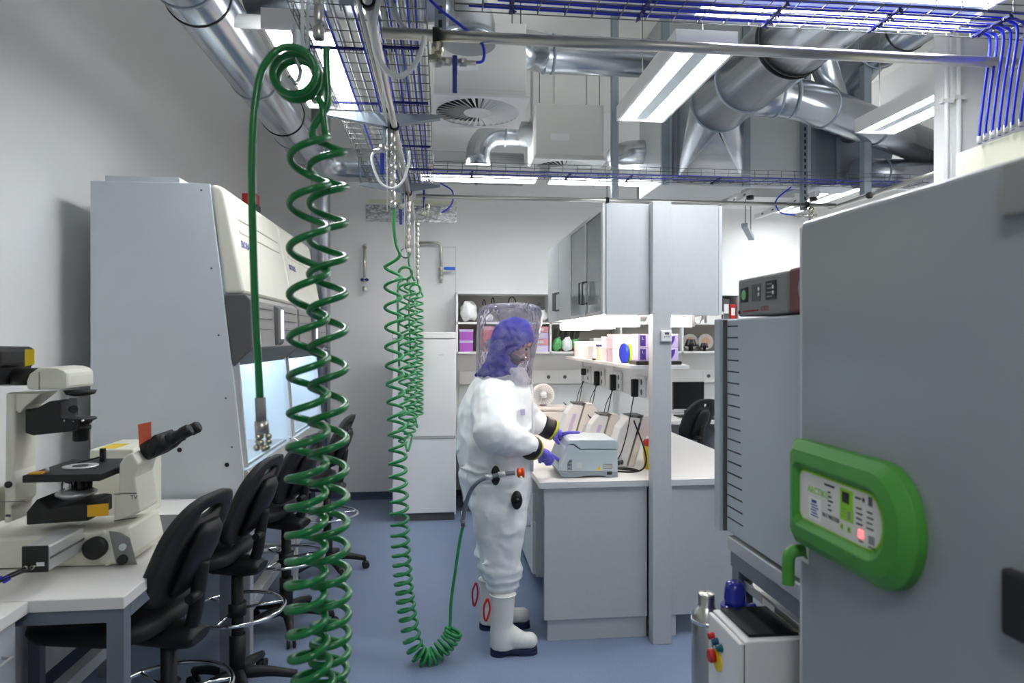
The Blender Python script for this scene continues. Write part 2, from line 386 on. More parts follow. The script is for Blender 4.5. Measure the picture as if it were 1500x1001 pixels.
# ============================================================ LUMINAIRES
def luminaire(label, x0, x1, y0, y1, z, alongY=True):
    t = thing('ceiling_luminaire', label, 'light', ((x0+x1)/2, (y0+y1)/2, z), group='white ceiling luminaires')
    w_ = .016; mb = MB()
    mb.bx(x0, x1, y0, y0+w_, z, z+.07).bx(x0, x1, y1-w_, y1, z, z+.07).bx(x0, x0+w_, y0+w_, y1-w_, z, z+.07).bx(x1-w_, x1, y0+w_, y1-w_, z, z+.07)
    mb.bx(x0, x1, y0, y1, z+.07, z+.09)
    mb.build('housing', 'white', t)
    if alongY:
        g = (x1-x0-2*w_); a = x0+w_
        segs = [(a, a+g*.36, 'lamp', 'lamp_panel'), (a+g*.36, a+g*.64, 'lampmid', 'louver'), (a+g*.64, a+g, 'lamp', 'lamp_panel')]
        for s0, s1, m, nm in segs: BX(nm, m, t, s0, s1, y0+w_, y1-w_, z+.012, z+.03)
    else:
        g = (y1-y0-2*w_); a = y0+w_
        segs = [(a, a+g*.36, 'lamp', 'lamp_panel'), (a+g*.36, a+g*.64, 'lampmid', 'louver'), (a+g*.64, a+g, 'lamp', 'lamp_panel')]
        for s0, s1, m, nm in segs: BX(nm, m, t, x0+w_, x1-w_, s0, s1, z+.012, z+.03)
    BX('added_uplight_panel', 'added_uplight', t, x0+.03, x1-.03, y0+.03, y1-.03, z+.0905, z+.094)  # added emitter on top of the housing, lifts the dark ceiling
    for cx, cy in (((x0+x1)/2, y0+.05), ((x0+x1)/2, y1-.05)) if alongY else ((x0+.05, (y0+y1)/2), (x1-.04, (y0+y1)/2)):
        MB().cyl((cx, cy, z+.09), (cx, cy, ZC), .003, n=6).build('suspension_rod', 'wire', t)
    return t
luminaire('white luminaire seen through the left wire tray', -.775, -.465, 3.0, 4.02, 3.05)
luminaire('bright white luminaire hanging over the end of the island', 1.085, 1.385, 3.0, 4.05, 3.05)
luminaire('white luminaire partly hidden behind the white pillar', 2.70, 2.98, 3.0, 4.12, 3.05)
luminaire('white luminaire behind the far cross tray, left one', -.18, .835, 5.60, 5.86, 3.07, False)
luminaire('white luminaire behind the far cross tray, above the grey wall cupboard', .93, 1.98, 5.60, 5.86, 3.07, False)
luminaire('white luminaire above the near cross tray at top right', 1.0, 2.16, 2.30, 2.64, 3.0, False)
luminaire('white luminaire far right behind the strut', 3.5, 3.8, 5.6, 6.8, 3.05)
luminaire('white luminaire behind the camera outside the view', .0, .31, -.9, .25, 3.05)

# ============================================================ SWIRL DIFFUSERS
def diffuser(label, x0, y0, s, z, ztop, n=36):
    cx, cy = x0+s/2, y0+s/2
    t = thing('swirl_diffuser', label, 'air diffuser', (cx, cy, z), group='square swirl diffusers')
    b = .02
    BX('plenum_box', 'ceil', t, x0+b, x0+s-b, y0+b, y0+s-b, z+.045, ztop, .004)
    BX('plenum_skirt', 'ceil', t, x0+b, x0+s-b, y0+b, y0+b+.01, z+.012, z+.0455)
    # plate with round opening
    R, r = s*.445, s*.15; mb = MB(); N = 48; o, i_ = [], []
    for k in range(N):
        a = 2*PI*k/N; c, d = math.cos(a), math.sin(a); q = (s/2)/max(abs(c), abs(d))
        o.append((cx+c*q, cy+d*q, z)); i_.append((cx+c*R, cy+d*R, z))
    vs = o+i_+[(p[0], p[1], z+.012) for p in o]+[(p[0], p[1], z+.012) for p in i_]
    fs = []
    for k in range(N):
        l = (k+1) % N; fs += [(k, l, N+l, N+k), (2*N+k, 3*N+k, 3*N+l, 2*N+l), (k, 2*N+k, 2*N+l, l), (N+k, N+l, 3*N+l, 3*N+k)]
    mb.add(vs, fs); mb.build('plate', 'white', t)
    MB().lathe([(r, 0), (r*1.02, .008)], (cx, cy, z-.001), n=32).build('hub', 'white', t)
    MB().lathe([(R, 0), (R, .01)], (cx, cy, z+.032), n=32).build('core', 'black', t)
    for dx in (.05, s-.05):
        for dy in (.05, s-.05): MB().cyl((x0+dx, y0+dy, ztop), (x0+dx, y0+dy, ZC), .004, n=6).build('hanger_rod', 'wire', t)
    BX('name_plate', 'white', t, cx-.16, cx-.01, y0+b-.004, y0+b, z+.16, z+.215)
    me = None
    for k in range(n):
        a = 2*PI*k/n
        if me is None:
            q = MB(); w0, w1 = r*2*PI/n*.31, R*2*PI/n*.31
            q.add([(r,-w0,.015),(R,-w1,.015),(R,w1,.0),(r,w0,.0),(r,-w0,.0125),(R,-w1,.0125),(R,w1,-.0025),(r,w0,-.0025)],
                  [(0,1,2,3),(7,6,5,4),(0,4,5,1),(1,5,6,2),(2,6,7,3),(3,7,4,0)])
            ob = q.build('vane', 'white', t, world=False); me = ob.data
        else:
            ob = bpy.data.objects.new('vane', me); COL.objects.link(ob); ob.parent = t
        ob.rotation_euler = (0, 0, a)
    return t
diffuser('large swirl diffuser beside the double wire tray', -.06, 4.02, .6, 3.16, 3.62)
diffuser('smaller looking swirl diffuser above the far wire tray', .755, 5.36, .6, 3.16, 3.62)

# ============================================================ DUCTS
def duct(name, label, path, r, rings=(), blackrings=(), m='galv', n=32, cat='duct', group='round ventilation ducts'):
    P = [Vector(p) for p in path]; t = thing(name, label, cat, P[0], group=group)
    MB().tube(P, r, n).build('duct_pipe', m, t)
    def band(pos, d, mm, rr, wd, nm):
        d = Vector(d).normalized(); MB().cyl(Vector(pos)-d*wd/2, Vector(pos)+d*wd/2, rr, n=n).build(nm, mm, t)
    for pos, d in rings: band(pos, d, 'strut', r+.006, .016, 'clamp_ring')
    for pos, d in blackrings: band(pos, d, 'black', r+.006, .012, 'gasket_ring')
    return t
Y_, X_ = (0,1,0), (1,0,0)
xa, za = -1.16, 3.36
elb = [(xa + .3*(1-math.cos(a)), 6.2+.3*math.sin(a), za) for a in [PI/2*k/8 for k in range(9)]]
duct('round_duct', 'long round duct running along the left wall and turning at the back wall', [(xa, .3, za), (xa, 6.1, za)]+elb+[(.8, 6.5, za)], .155,
     rings=[((xa, y, za), Y_) for y in (2.75, 3.18, 4.35, 5.45, 5.95)]+[((-.75, 6.5, za), X_), ((-.2, 6.5, za), X_), ((.35, 6.5, za), X_)],
     blackrings=[((xa, 3.36, za), Y_), ((xa, 5.1, za), Y_)])
duct('vertical_duct', 'vertical round duct behind the cabinets in the far left corner', [(-1.2, 6.92, .0), (-1.2, 6.92, 3.3), (-1.2, 6.92, 4.15)], .095, rings=[((-1.2, 6.92, z), (0,0,1)) for z in (1.6, 2.9)])
duct('cross_duct', 'round duct crossing above the green hose at top left', [(-1.05, 3.78, 3.63), (-.04, 3.78, 3.63)]+[(-.04+.2*math.sin(a), 3.78, 3.63-.2*(1-math.cos(a))) for a in [PI/2*k/10 for k in range(1, 11)]]+[(.16, 3.78, 3.36)], .15,
     rings=[((-.62, 3.78, 3.63), X_), ((-.1, 3.78, 3.63), X_), ((.16, 3.78, 3.40), (0,0,1))])
t = thing('lit_duct_stub', 'short white cylinder standing in for the lit part of the duct at top left', 'pipe', (-.98, 3.5, 3.3))
MB().cyl((-1.12, 3.5, 3.305), (-.86, 3.5, 3.305), .034, n=20).build('lit_duct_part', 'white', t, .006)  # white colour stands in for light falling on the duct
duct('supply_duct', 'horizontal round duct behind the long steel pipe', [(.42, 4.25, 3.52), (.55, 4.36, 3.6)]+[(.62, 4.45, 3.635), (.72, 4.5, 3.64), (1.95, 4.5, 3.64)], .125, rings=[((.7, 4.5, 3.64), X_), ((.76, 4.5, 3.64), X_), ((1.8, 4.5, 3.64), X_)])
duct('elbow_duct', 'round duct elbow hanging below the large swirl diffuser', [(.95, 5.7, 3.46), (.52, 5.7, 3.46)]+[(.52-.2*math.sin(a), 5.7, 3.46-.2*(1-math.cos(a))) for a in [PI/2*k/8 for k in range(1, 9)]]+[(.32, 5.7, 3.17)], .105, rings=[((.55, 5.7, 3.46), X_)])
duct('bent_duct', 'curved duct bend to the left of the square transition', [(1.95, 5.5, 3.28), (1.7, 5.5, 3.28)]+[(1.7-.17*math.sin(a), 5.5+.17*(1-math.cos(a)), 3.28) for a in [PI*k/10 for k in range(1, 11)]]+[(1.9, 5.84, 3.28)], .1, rings=[((1.85, 5.5, 3.28), X_)])
# big duct with square transition
xb, zb, rb = 1.9, 3.32, .2
t = duct('main_duct', 'large round duct narrowing into a square transition piece', [(xb, 1.4, zb), (xb, 4.42, zb)], rb, rings=[((xb, 2.3, zb), Y_), ((xb, 4.0, zb), Y_), ((xb, 4.4, zb), Y_)], blackrings=[((xb, 3.42, zb), Y_), ((xb, 3.46, zb), Y_)], n=40)
N = 40; c0 = [Vector((xb+rb*math.cos(2*PI*k/N), 4.42, zb+rb*math.sin(2*PI*k/N))) for k in range(N)]
c1 = [Vector((2.08+.26*a, 5.0, 3.25+.3*b)) for a, b in ((1, 1), (-1, 1), (-1, -1), (1, -1))]
mb = MB().add(c0+c1, [(N//4*q+j, N+q, (N//4*q+j+1) % N) for q in range(4) for j in range(N//4)], True)
mb.add(c0+c1, [(N//4*q, N+(q-1) % 4, N+q) for q in range(4)], False); mb.build('square_transition', 'galv', t)
BX('transition_flange', 'galvd', t, 1.79, 2.37, 5.0, 5.03, 2.93, 3.57)
t = thing('air_handling_box', 'tall grey sheet metal air box behind the square transition', 'air unit', (2.05, 5.3, 2.95))
BX('casing', 'lam', t, 1.70, 2.42, 5.04, 5.6, 2.9, ZC, .004)
for x in (1.735, 2.39): BX('corner_profile', 'strut', t, x-.03, x+.03, 5.02, 5.045, 2.9, ZC)
BX('end_panel', 'lam2', t, 2.43, 2.98, 5.12, 5.16, 2.92, ZC)
for k in range(7): MB().cyl((2.93, 5.12, 2.99+.15*k), (2.93, 5.108, 2.99+.15*k), .013, n=10).build('bolt', 'dkgrey', t)
t = thing('oval_duct', 'dark flat oval duct with rounded end at right', 'duct', (3.35, 5.3, 3.2))
prof = [(2.99, 2.97), (3.45, 2.97)]+[(3.45+.3*math.cos(a), 3.3+.33*math.sin(a)) for a in [-PI/2+PI*k/14 for k in range(1, 14)]]+[(3.45, 3.63), (2.99, 3.63)]
MB().prism(prof, 'y', 5.2, 5.52).build('duct_body', 'galvd', t)
for x in (3.02, 3.24): BX('stiffener', 'strut', t, x, x+.035, 5.18, 5.2, 2.97, 3.63)
duct('branch_duct', 'round branch duct leaving the large duct and angled down to the right', [(2.0, 4.3, 3.34), (2.3, 4.3, 3.34), (2.45, 4.33, 3.33), (2.62, 4.4, 3.32), (3.2, 4.66, 3.28), (4.1, 5.08, 3.22)], .135, rings=[((2.25, 4.3, 3.34), X_), ((2.36, 4.3, 3.34), X_), ((2.66, 4.42, 3.318), (.58,.26,0)), ((3.2, 4.66, 3.28), (.58,.27,0))])
duct('upper_duct', 'round duct high up at right behind the strut', [(3.2, 2.6, 3.85), (3.2, 4.7, 3.85), (3.2, 5.0, 3.75), (3.2, 5.12, 3.5)], .16, rings=[((3.2, 3.6, 3.85), Y_), ((3.2, 4.6, 3.85), Y_)], blackrings=[((3.2, 4.3, 3.85), Y_)])
duct('thin_duct', 'slim round duct below the upper right duct', [(2.35, 4.0, 3.6), (3.1, 4.9, 3.45), (3.9, 5.9, 3.3)], .085, rings=[((3.1, 4.9, 3.45), (.75,.9,-.15))])
duct('side_duct', 'short round duct beside the pillar at right', [(3.3, 5.0, 3.02), (4.15, 5.0, 3.02)], .12, rings=[((3.5, 5.0, 3.02), X_)])
t = thing('oval_floor_duct', 'pale oval duct underside above the grey wall cupboard', 'duct', (2.1, 5.95, 2.95))
prof = [(1.85+.32*math.cos(a)*1.25, 6.0+.22*math.sin(a)) for a in [2*PI*k/28 for k in range(28)]]
MB().prism([(p[0]+.35, p[1]) for p in prof], 'z', 2.98, 3.3).build('duct_body', 'galv', t)
t = thing('ceiling_cassette', 'white ceiling cassette on two perforated rails behind the wall cupboard', 'air unit', (2.9, 5.9, 2.93))
BX('casing', 'white', t, 2.62, 3.12, 5.62, 6.15, 2.95, 3.12, .004)
for x in (2.58, 3.14):
    BX('rail', 'white', t, x-.02, x+.02, 5.3, 6.4, 2.9, 2.945)
    MB().cyl((x, 5.36, 2.87), (x, 5.36, 2.9), .03, n=12).build('rubber_foot', 'black', t)
    for k in range(5): MB().bx(x-.0215, x-.02, 5.4+.2*k, 5.44+.2*k, 2.915, 2.93).build('slot', 'dkgrey', t)
t = thing('drip_rail', 'perforated angled rail below the white cassette', 'rail', (3.0, 5.6, 2.75))
MB().bar((2.55, 5.4, 2.66), (2.95, 6.1, 2.66), .05, .035).build('channel', 'strut', t)
for q in ((2.6, 5.49), (2.9, 6.01)): MB().cyl((q[0], q[1], 2.67), (q[0], q[1], 2.95), .004, n=6).build('hanger', 'wire', t)

# ============================================================ WIRE TRAYS, PIPES, STRUTS
def tray(label, axis, a0, a1, c0, c1, z, hgt=.055, step=.1, straps=()):
    mid = ((c0+c1)/2, (a0+a1)/2, z) if axis == 'y' else ((a0+a1)/2, (c0+c1)/2, z)
    t = thing('wire_cable_tray', label, 'cable tray', mid)
    mb = MB(); r = .0021
    def pt(a, c, h): return (c, a, z+h) if axis == 'y' else (a, c, z+h)
    n = max(3, int(round((c1-c0)/.05)))
    for k in range(n+1):
        c = c0+(c1-c0)*k/n; mb.cyl(pt(a0, c, 0), pt(a1, c, 0), r, n=5)
    for c in (c0, c1):
        for h in (hgt*.5, hgt): mb.cyl(pt(a0, c, h), pt(a1, c, h), r, n=5)
    a = a0
    while a <= a1:
        mb.tube([pt(a, c0, hgt), pt(a, c0, .004), pt(a, c0+.004, 0), pt(a, c1-.004, 0), pt(a, c1, .004), pt(a, c1, hgt)], r, 5); a += step
    tag(mb.build('wire_mesh', 'wire', t), kind='stuff')
    for s_ in straps:
        q = MB(); m_ = int((c1-c0)/.012)
        q.bar(pt(s_, c0+.01, -.004), pt(s_, c1-.01, -.004), .012, .01)
        for k in range(m_):
            c = c0+.01+(c1-c0-.02)*k/m_+random.uniform(-.003, .003); q.bar(pt(s_+random.uniform(-.01,.01), c, -.005), pt(s_+random.uniform(-.02,.02), c, -.012+random.uniform(-.006,.006)), .004, .004)
        q.build('cable_strap', 'bluedark', t)
    return t
tray('wire cable tray on the left of the double run, carrying few cables', 'y', .9, 5.3, -.53, -.295, 2.875, straps=(2.75, 3.38))
tray('wire cable tray on the right of the double run, packed with blue and white cables', 'y', .9, 5.25, -.24, -.05, 2.875, straps=(1.75, 2.1, 2.72, 3.35, 4.1, 4.65, 5.15))
tray('near cross wire tray at the top right of the picture', 'x', .05, 2.3, 2.2, 2.40, 2.875, straps=(.25, .72, 1.2, 1.62, 2.05))
tray('far cross wire tray running above the grey wall cupboard', 'x', -.05, 3.6, 4.6, 4.8, 2.86, straps=(.22, .9, 1.35, 2.0))
for lab, nm, c0, c1, n, ms in (('right', 'a', -.228, -.062, 13, ('bluecab', 'greycab', 'greycab', 'bluecab', 'greycab')), ('left', 'b', -.42, -.31, 4, ('bluecab', 'greycab', 'greycab', 'bluecab'))):
    for k in range(n):
        m = ms[k % len(ms)]; c = c0+(c1-c0)*k/(n-1)
        path = spline([(c+random.uniform(-.004,.004), y, 2.888+random.uniform(0,.008)) for y in (.9, 1.6, 2.3, 3.0, 3.8, 4.5, 5.15)], 4)
        o = MB().tube(path, .0048 if lab == 'right' else .006, 6).build('data_cable', m)
        tag(o, ('%s data cable in the %s wire tray of the double run, %s from the left' % ('blue' if m == 'bluecab' else 'white', lab, ('first','second','third','fourth','fifth','sixth','seventh','eighth','ninth','tenth','eleventh','twelfth','thirteenth')[k])), 'cable', 'cables in the %s tray' % lab)
BOT = [(1435,211),(1444,207),(1454,203),(1464,199),(1474,195),(1484,191),(1496,186)]
TOP = [1449, 1458, 1468, 1478, 1488, 1499, 1512]
CC = [2.385, 2.372, 2.335, 2.322, 2.285, 2.272, 2.23]
NAMES = ('leftmost', 'second from the left', 'third from the left', 'middle', 'third from the right', 'second from the right', 'rightmost')
for k in range(7):
    c = CC[k]; tp = onY(TOP[k], 70, c); e_ = onZ(BOT[k][0], BOT[k][1], 2.446)
    path = spline([(.1+.05*(k%3), c, 2.889), (.8, c+.004, 2.886), (1.5, c-.003, 2.889), (tp.x-.12, c, 2.89), (tp.x-.02, c, 2.885), (tp.x, c+(e_.y-c)*.1, 2.84), (tp.x*.5+e_.x*.5, (c+e_.y)/2, 2.66), (e_.x, e_.y, 2.5), (e_.x, e_.y, 2.446)], 6)
    o = MB().tube(path, .0055, 8).build('data_cable', 'bluecab')
    tag(o, 'blue cable dropping from the cross tray into cream trunking, %s' % NAMES[k], 'cable', 'blue drop cables at right')
    q = MB().cyl((e_.x, e_.y, 2.475), (e_.x, e_.y, 2.447), .009, n=8).build('cable_gland', 'white', o); ORG[q.name] = Vector((0,0,0))
for k, nm in enumerate(('near', 'far')):
    o = MB().tube(spline([(-.06, 4.64+.1*k, 2.868), (.9, 4.64+.1*k, 2.869), (2.0, 4.63+.1*k, 2.868), (3.5, 4.64+.1*k, 2.868)], 6), .005, 6).build('data_cable', 'bluecab')
    tag(o, 'blue data cable lying along the %s edge of the far cross wire tray' % nm, 'cable', 'cables in the far cross tray')
t = thing('cable_trunking', 'cream trunking box below the blue cables above the freezer', 'trunking', (2.2, 2.2, 2.02))
BX('cover', 'creamwall', t, 2.06, 2.4, 1.8, 2.485, 2.02, 2.445, .004)
# steel pipes
def pipe(label, path, r=.016, clamps=(), m='steel'):
    t = thing('steel_pipe', label, 'pipe', path[0]); MB().tube(path, r, 14).build('tube', m, t)
    for p, d in clamps:
        d = Vector(d); MB().cyl(Vector(p)-d*.012, Vector(p)+d*.012, r+.008, n=14).build('rubber_clamp', 'black', t)
    return t
pipe('stainless air pipe running toward the back wall beneath the wire trays', [(-.235, .8, 2.8), (-.235, 6.6, 2.8)], .016, [((-.235, y, 2.8), Y_) for y in (2.22, 3.5, 5.08)])
pipe('thin stainless tube beside the main air pipe', [(-.268, .8, 2.81), (-.268, 6.5, 2.81)], .008)
pipe('long stainless cross pipe spanning the top right of the picture', [(-.2, 2.36, 2.765), (3.0, 2.36, 2.765)], .02, [((-.015, 2.36, 2.765), X_)])
pipe('far stainless cross pipe in front of the grey wall cupboard top', [(-.18, 4.98, 2.755), (3.1, 4.98, 2.755)], .016, [((1.26, 4.98, 2.755), X_), ((2.86, 4.98, 2.755), X_)])
pipe('stainless pipe running back from the far right strut', [(3.13, 3.4, 2.755), (3.13, 5.1, 2.755)], .016, [((3.13, 4.6, 2.755), Y_)])
def strut(label, x, y, z0, arms, w_=.041, slots=True):
    t = thing('strut_post', label, 'strut', (x, y, z0), group='zinc strut posts')
    mb = MB().bx(x-w_/2, x+w_/2, y-.003, y, z0, ZC).bx(x-w_/2, x-w_/2+.003, y, y+w_, z0, ZC).bx(x+w_/2-.003, x+w_/2, y, y+w_, z0, ZC); mb.build('channel', 'strut', t)
    k = 0; q = MB(); z = z0+.03
    while z < min(ZC-.05, z0+1.1): q.bx(x-.007, x+.007, y-.0042, y-.0025, z, z+.028); z += .05
    if slots: tag(q.build('slots', 'black', t), kind='stuff')
    for x1, zt in arms:
        MB().prism([(x, zt), (x1, zt), (x1, zt-.018), (x, zt-.07)], 'y', y-.02, y+.02).build('cantilever_arm', 'strut', t)
    return t
strut('zinc strut post carrying the double tray in the middle of the run', -.275, 3.52, 2.64, [(-.6, 2.868), (.0, 2.868)])
strut('zinc strut post carrying the double tray nearest the camera', -.275, 2.0, 2.68, [(-.6, 2.868), (-.0, 2.868)])
strut('zinc strut post carrying the far end of the double tray', -.275, 5.1, 2.6, [(-.6, 2.868), (.0, 2.868)])
strut('zinc strut post holding the long cross pipe', .0, 2.4, 2.78, [])
strut('perforated zinc strut at right above the far valve', 2.87, 5.02, 2.72, [])
strut('bright zinc strut post hanging at right beside the pillar', 3.13, 4.62, 2.77, [], .055, False)
strut('slim zinc strut left of the bright luminaire', 1.33, 5.0, 2.78, [], .05, False)
o = MB().cyl((1.26, 4.98, 2.77), (1.26, 4.98, 2.95), .004, n=6).build('hanger_rod', 'wire'); tag(o, 'thin threaded rod holding the far cross pipe', 'rod')
# clusters of fittings on the pipes
def fitting(name, label, o, lever=None, loop=None, right=True, s=1.0):
    o = Vector(o); t = thing(name, label, 'valve', o)
    sg = 1 if right else -1
    MB().lathe([(.012,0),(.022,.01),(.022,.04),(.014,.05)], o+Vector((0,0,-.05)), n=10).build('nut', 'brass', t)
    MB().ell(o+Vector((0,0,-.07)), (.024,.024,.024), 10, 6).build('valve_body', 'steel', t)
    MB().lathe([(.016,0),(.016,.03),(.011,.034),(.011,.06),(.015,.064),(.015,.085),(.009,.09),(.009,.12)], o+Vector((.015*sg,0,-.07)), (sg,0,0), 10).build('coupling', 'steel', t)
    MB().bar(o+Vector((-.03*sg,-.02,-.07)), o+Vector((.0,-.028,-.07)), .02, .02).build('nipple', 'brass', t)
    if lever:
        p = o+Vector(lever); MB().tube([o+Vector((0,-.03,-.07)), o+Vector((lever[0]*.6,-.034,-.09)), p], .004, 6).build('lever_stem', 'steel', t)
        MB().bar(p, p+Vector((0,0,-.13)), .017, .01).build('lever_grip', 'bluehandle', t, .003)
    if loop:
        MB().tube(spline([o+Vector(q) for q in loop], 8), .0055, 8).build('feed_tube', 'bluecab', t)
    return t
fitting('cross_pipe_valve', 'valve with hanging blue lever under the long cross pipe', (-.01, 2.36, 2.745), (.06, -.03, -.06), [(.12, 0, -.07), (.16, 0, -.06), (.155, 0, .0), (.08, 0, .06), (-.0, 0, .12), (-.08, 0, .2)])
fitting('far_pipe_valve', 'valve with hanging blue lever at the right end of the far cross pipe', (2.9, 4.98, 2.74), (-.03, -.03, -.1), [(-.1, 0, -.07), (-.25, 0, -.05), (-.3, -.02, .04), (-.22, -.1, .13)], False)
fitting('end_valve', 'small valve at the left end of the far cross pipe', (-.1, 5.0, 2.70), (-.02, -.03, .1), [(.1, 0, -.07), (.18, 0, -.0), (.19, 0, .1), (.1, 0, .16)])
# ============================================================ COILED AIR HOSES
def ys_phase(ys):
    """phase function: each listed height is one full turn"""
    def f(z):
        if z >= ys[0]: return (ys[0]-z)/(ys[0]-ys[1])
        for i in range(len(ys)-1):
            if z >= ys[i+1]: return i+(ys[i]-z)/(ys[i]-ys[i+1])
        return len(ys)-1+(ys[-1]-z)/(ys[-2]-ys[-1])
    return f
def hel(spine, turns, R, off=0.0, per=22, sgn=1):
    """helix around a polyline; turns[i] = turn count reached at spine vertex i"""
    S = [Vector(p) for p in spine]; out = []
    segs = []
    for i in range(len(S)-1):
        n = max(2, int(abs(turns[i+1]-turns[i])*per)); segs.append((i, n))
    prevA = None
    for i, n in segs:
        for k in range(n):
            u = k/n; p = S[i].lerp(S[i+1], u)
            t0 = (S[min(i+1, len(S)-1)]-S[max(i-1, 0)]).normalized(); t1 = (S[min(i+2, len(S)-1)]-S[i]).normalized()
            t = t0.lerp(t1, u).normalized()
            if prevA is None: a = Vector((1,0,0))-t*t.x
            else: a = prevA-t*prevA.dot(t)
            a.normalize(); prevA = a; b = t.cross(a)
            ph = 2*PI*(turns[i]+(turns[i+1]-turns[i])*u)+off
            r = R if not callable(R) else R(i+u)
            out.append(p+a*(r*math.cos(ph))+b*(sgn*r*math.sin(ph)))
    return out
def hose(label, parts, r, m='green', n=9):
    t = thing('coiled_air_hose', label, 'air hose', parts[0])
    MB().tube(parts, r, n).build('hose_tube', m, t)
    return t
# ---- hose 1: nearest, doubled strand on a hook
D1 = 1.76
def h1(px, py, d=D1): return onY(px, py, d)
A_y = [223, 274, 327, 378, 430, 484, 540, 594, 644, 690, 730, 768, 804, 840, 872, 902, 930, 956, 982, 1006, 1030]
A_x = [480, 480, 480, 480, 480, 480, 481, 481, 481, 481, 482, 482, 483, 484, 485, 485, 485, 484, 482, 480, 478]
B_y = [190, 260, 324, 390, 458, 518, 572, 626, 674, 718, 758, 798, 836, 868, 904, 940, 972, 1000, 1026]
B_x = [453, 453, 452, 452, 452, 452, 452, 452, 450, 449, 449, 449, 449, 448, 449, 451, 455, 460, 466]
R1 = .046
spA = [h1(x, y, D1+.03) for x, y in zip(A_x, A_y)]
spB = [h1(x, y, D1-.03) for x, y in zip(B_x, B_y)]
path = [h1(478, 70), h1(479, 110), h1(481, 140), h1(478, 158), h1(466, 176), h1(458, 190)]
path = spline(path, 5)
hA = hel(spA, list(range(len(spA))), R1, 0.0, 22)
start = spline([path[-1], h1(462, 204, D1-.02), hA[0]], 6)
path += start[1:-1]+hA
hB = hel(list(reversed(spB)), list(range(len(spB))), R1, PI*.3, 22)
mid = spline([path[-1], spA[-1]+Vector((.03,-.02,-.05)), (spA[-1]+spB[-1])/2+Vector((0,-.06,-.08)), spB[-1]+Vector((-.04,-.02,-.03)), hB[0]], 6)
path += mid[1:-1]+hB
# three loops on the hook (axis pointing toward the camera)
lc = h1(434, 112); lr = .055
loops = []
for k in range(60):
    a = -.9+2*PI*2.55*k/59
    loops.append(lc+Vector((lr*math.cos(a), .055-.11*k/59, lr*1.0*math.sin(a))))
path += spline([path[-1], h1(470, 150, D1), loops[0]], 6)[1:-1]+loops
tail = spline([loops[-1], h1(383, 105, 1.69), h1(373, 160, 1.68), h1(369, 240, 1.68), h1(370, 330, 1.68), h1(373, 430, 1.68), h1(377, 510, 1.68), h1(381, 590, 1.68)], 6)
path += tail[1:]
H1 = hose('large dark green coiled hose hanging closest to the camera', path, .0093, 'green', 10)
e = tail[-1]
MB().cyl(e+Vector((0,0,.012)), e+Vector((.003,0,-.05)), .013, n=12).build('hose_ferrule', 'mdgrey', H1)
MB().cyl(e+Vector((.003,0,-.045)), e+Vector((.005,0,-.075)), .017, n=12).build('quick_coupling', 'steel', H1)
for k in range(9):
    a = 2*PI*(k % 3)/3+.5*(k//3)
    MB().ell(e+Vector((.006+.014*math.cos(a), .014*math.sin(a), -.082-.014*(k//3))), (.0085,.0085,.0085), 8, 6).build('coupling_ball', 'brass', H1)
MB().tube([h1(443, -60, 1.8), h1(443, 70, 1.8)], .005, 8).build('hook_rod', 'white', H1)
MB().tube(spline([h1(431, 36, 1.78), h1(432, 80, 1.76), h1(440, 104, 1.72), h1(434, 122, 1.7), h1(424, 112, 1.68)], 6), .006, 8).build('hook', 'chrome', H1)
# ---- hose 2: in use, lying on the floor
D2 = 3.5
L2 = [391, 421, 451, 480, 509, 536, 563, 589, 614, 637, 659, 680, 699, 718, 736, 753, 769, 785, 800, 814, 828, 842, 855, 868, 881, 894, 907]
C2 = [576, 576, 576, 577, 577, 578, 579, 580, 581, 582, 583, 583, 583, 584, 585, 585, 586, 586, 587, 588, 589, 590, 591, 593, 594, 596, 598]
sp = [onY(x, y, 3.52) for x, y in zip(C2, L2)]
tn = list(range(len(sp)))
for q, dt in [((601, 922), 1), ((604, 938), 1), ((609, 953), 1.2), ((618, 963), 1.3), ((628, 966), 1.4), ((638, 960), 1.4), ((648, 950), 1.5), ((657, 940), 1.6), ((663, 930), 1.6), ((665, 924), 1.5)]:
    yy = 3.52+(.05 if q[0] > 615 else 0)*((q[0]-615)/50.0); sp.append(onY(q[0], q[1], yy)); tn.append(tn[-1]+dt)
hp = hel(sp, tn, .043, PI, 20)
pre = spline([onY(577, 306, 3.5), onY(577, 335, 3.5), onY(580, 358, 3.5), onY(585, 376, 3.5), hp[0]], 6)
post = spline([hp[-1], onY(659, 918, 3.58), onY(661, 880, 3.6), onY(668, 830, 3.6), onY(674, 790, 3.6), onY(678, 772, 3.6)], 6)
H2 = hose('green coiled hose stretched to the floor and clipped to the suited person', pre[:-1]+hp+post[1:], .0088, 'green2', 8)
e = post[-1]
MB().cyl(e, e+Vector((.004,0,.05)), .012, n=10).build('quick_coupling', 'steel', H2)
MB().tube([e+Vector((.004+.011*math.cos(k*1.2), .011*math.sin(k*1.2), .03*k/12)) for k in range(13)], .003, 5).build('spring_guard', 'steel', H2)
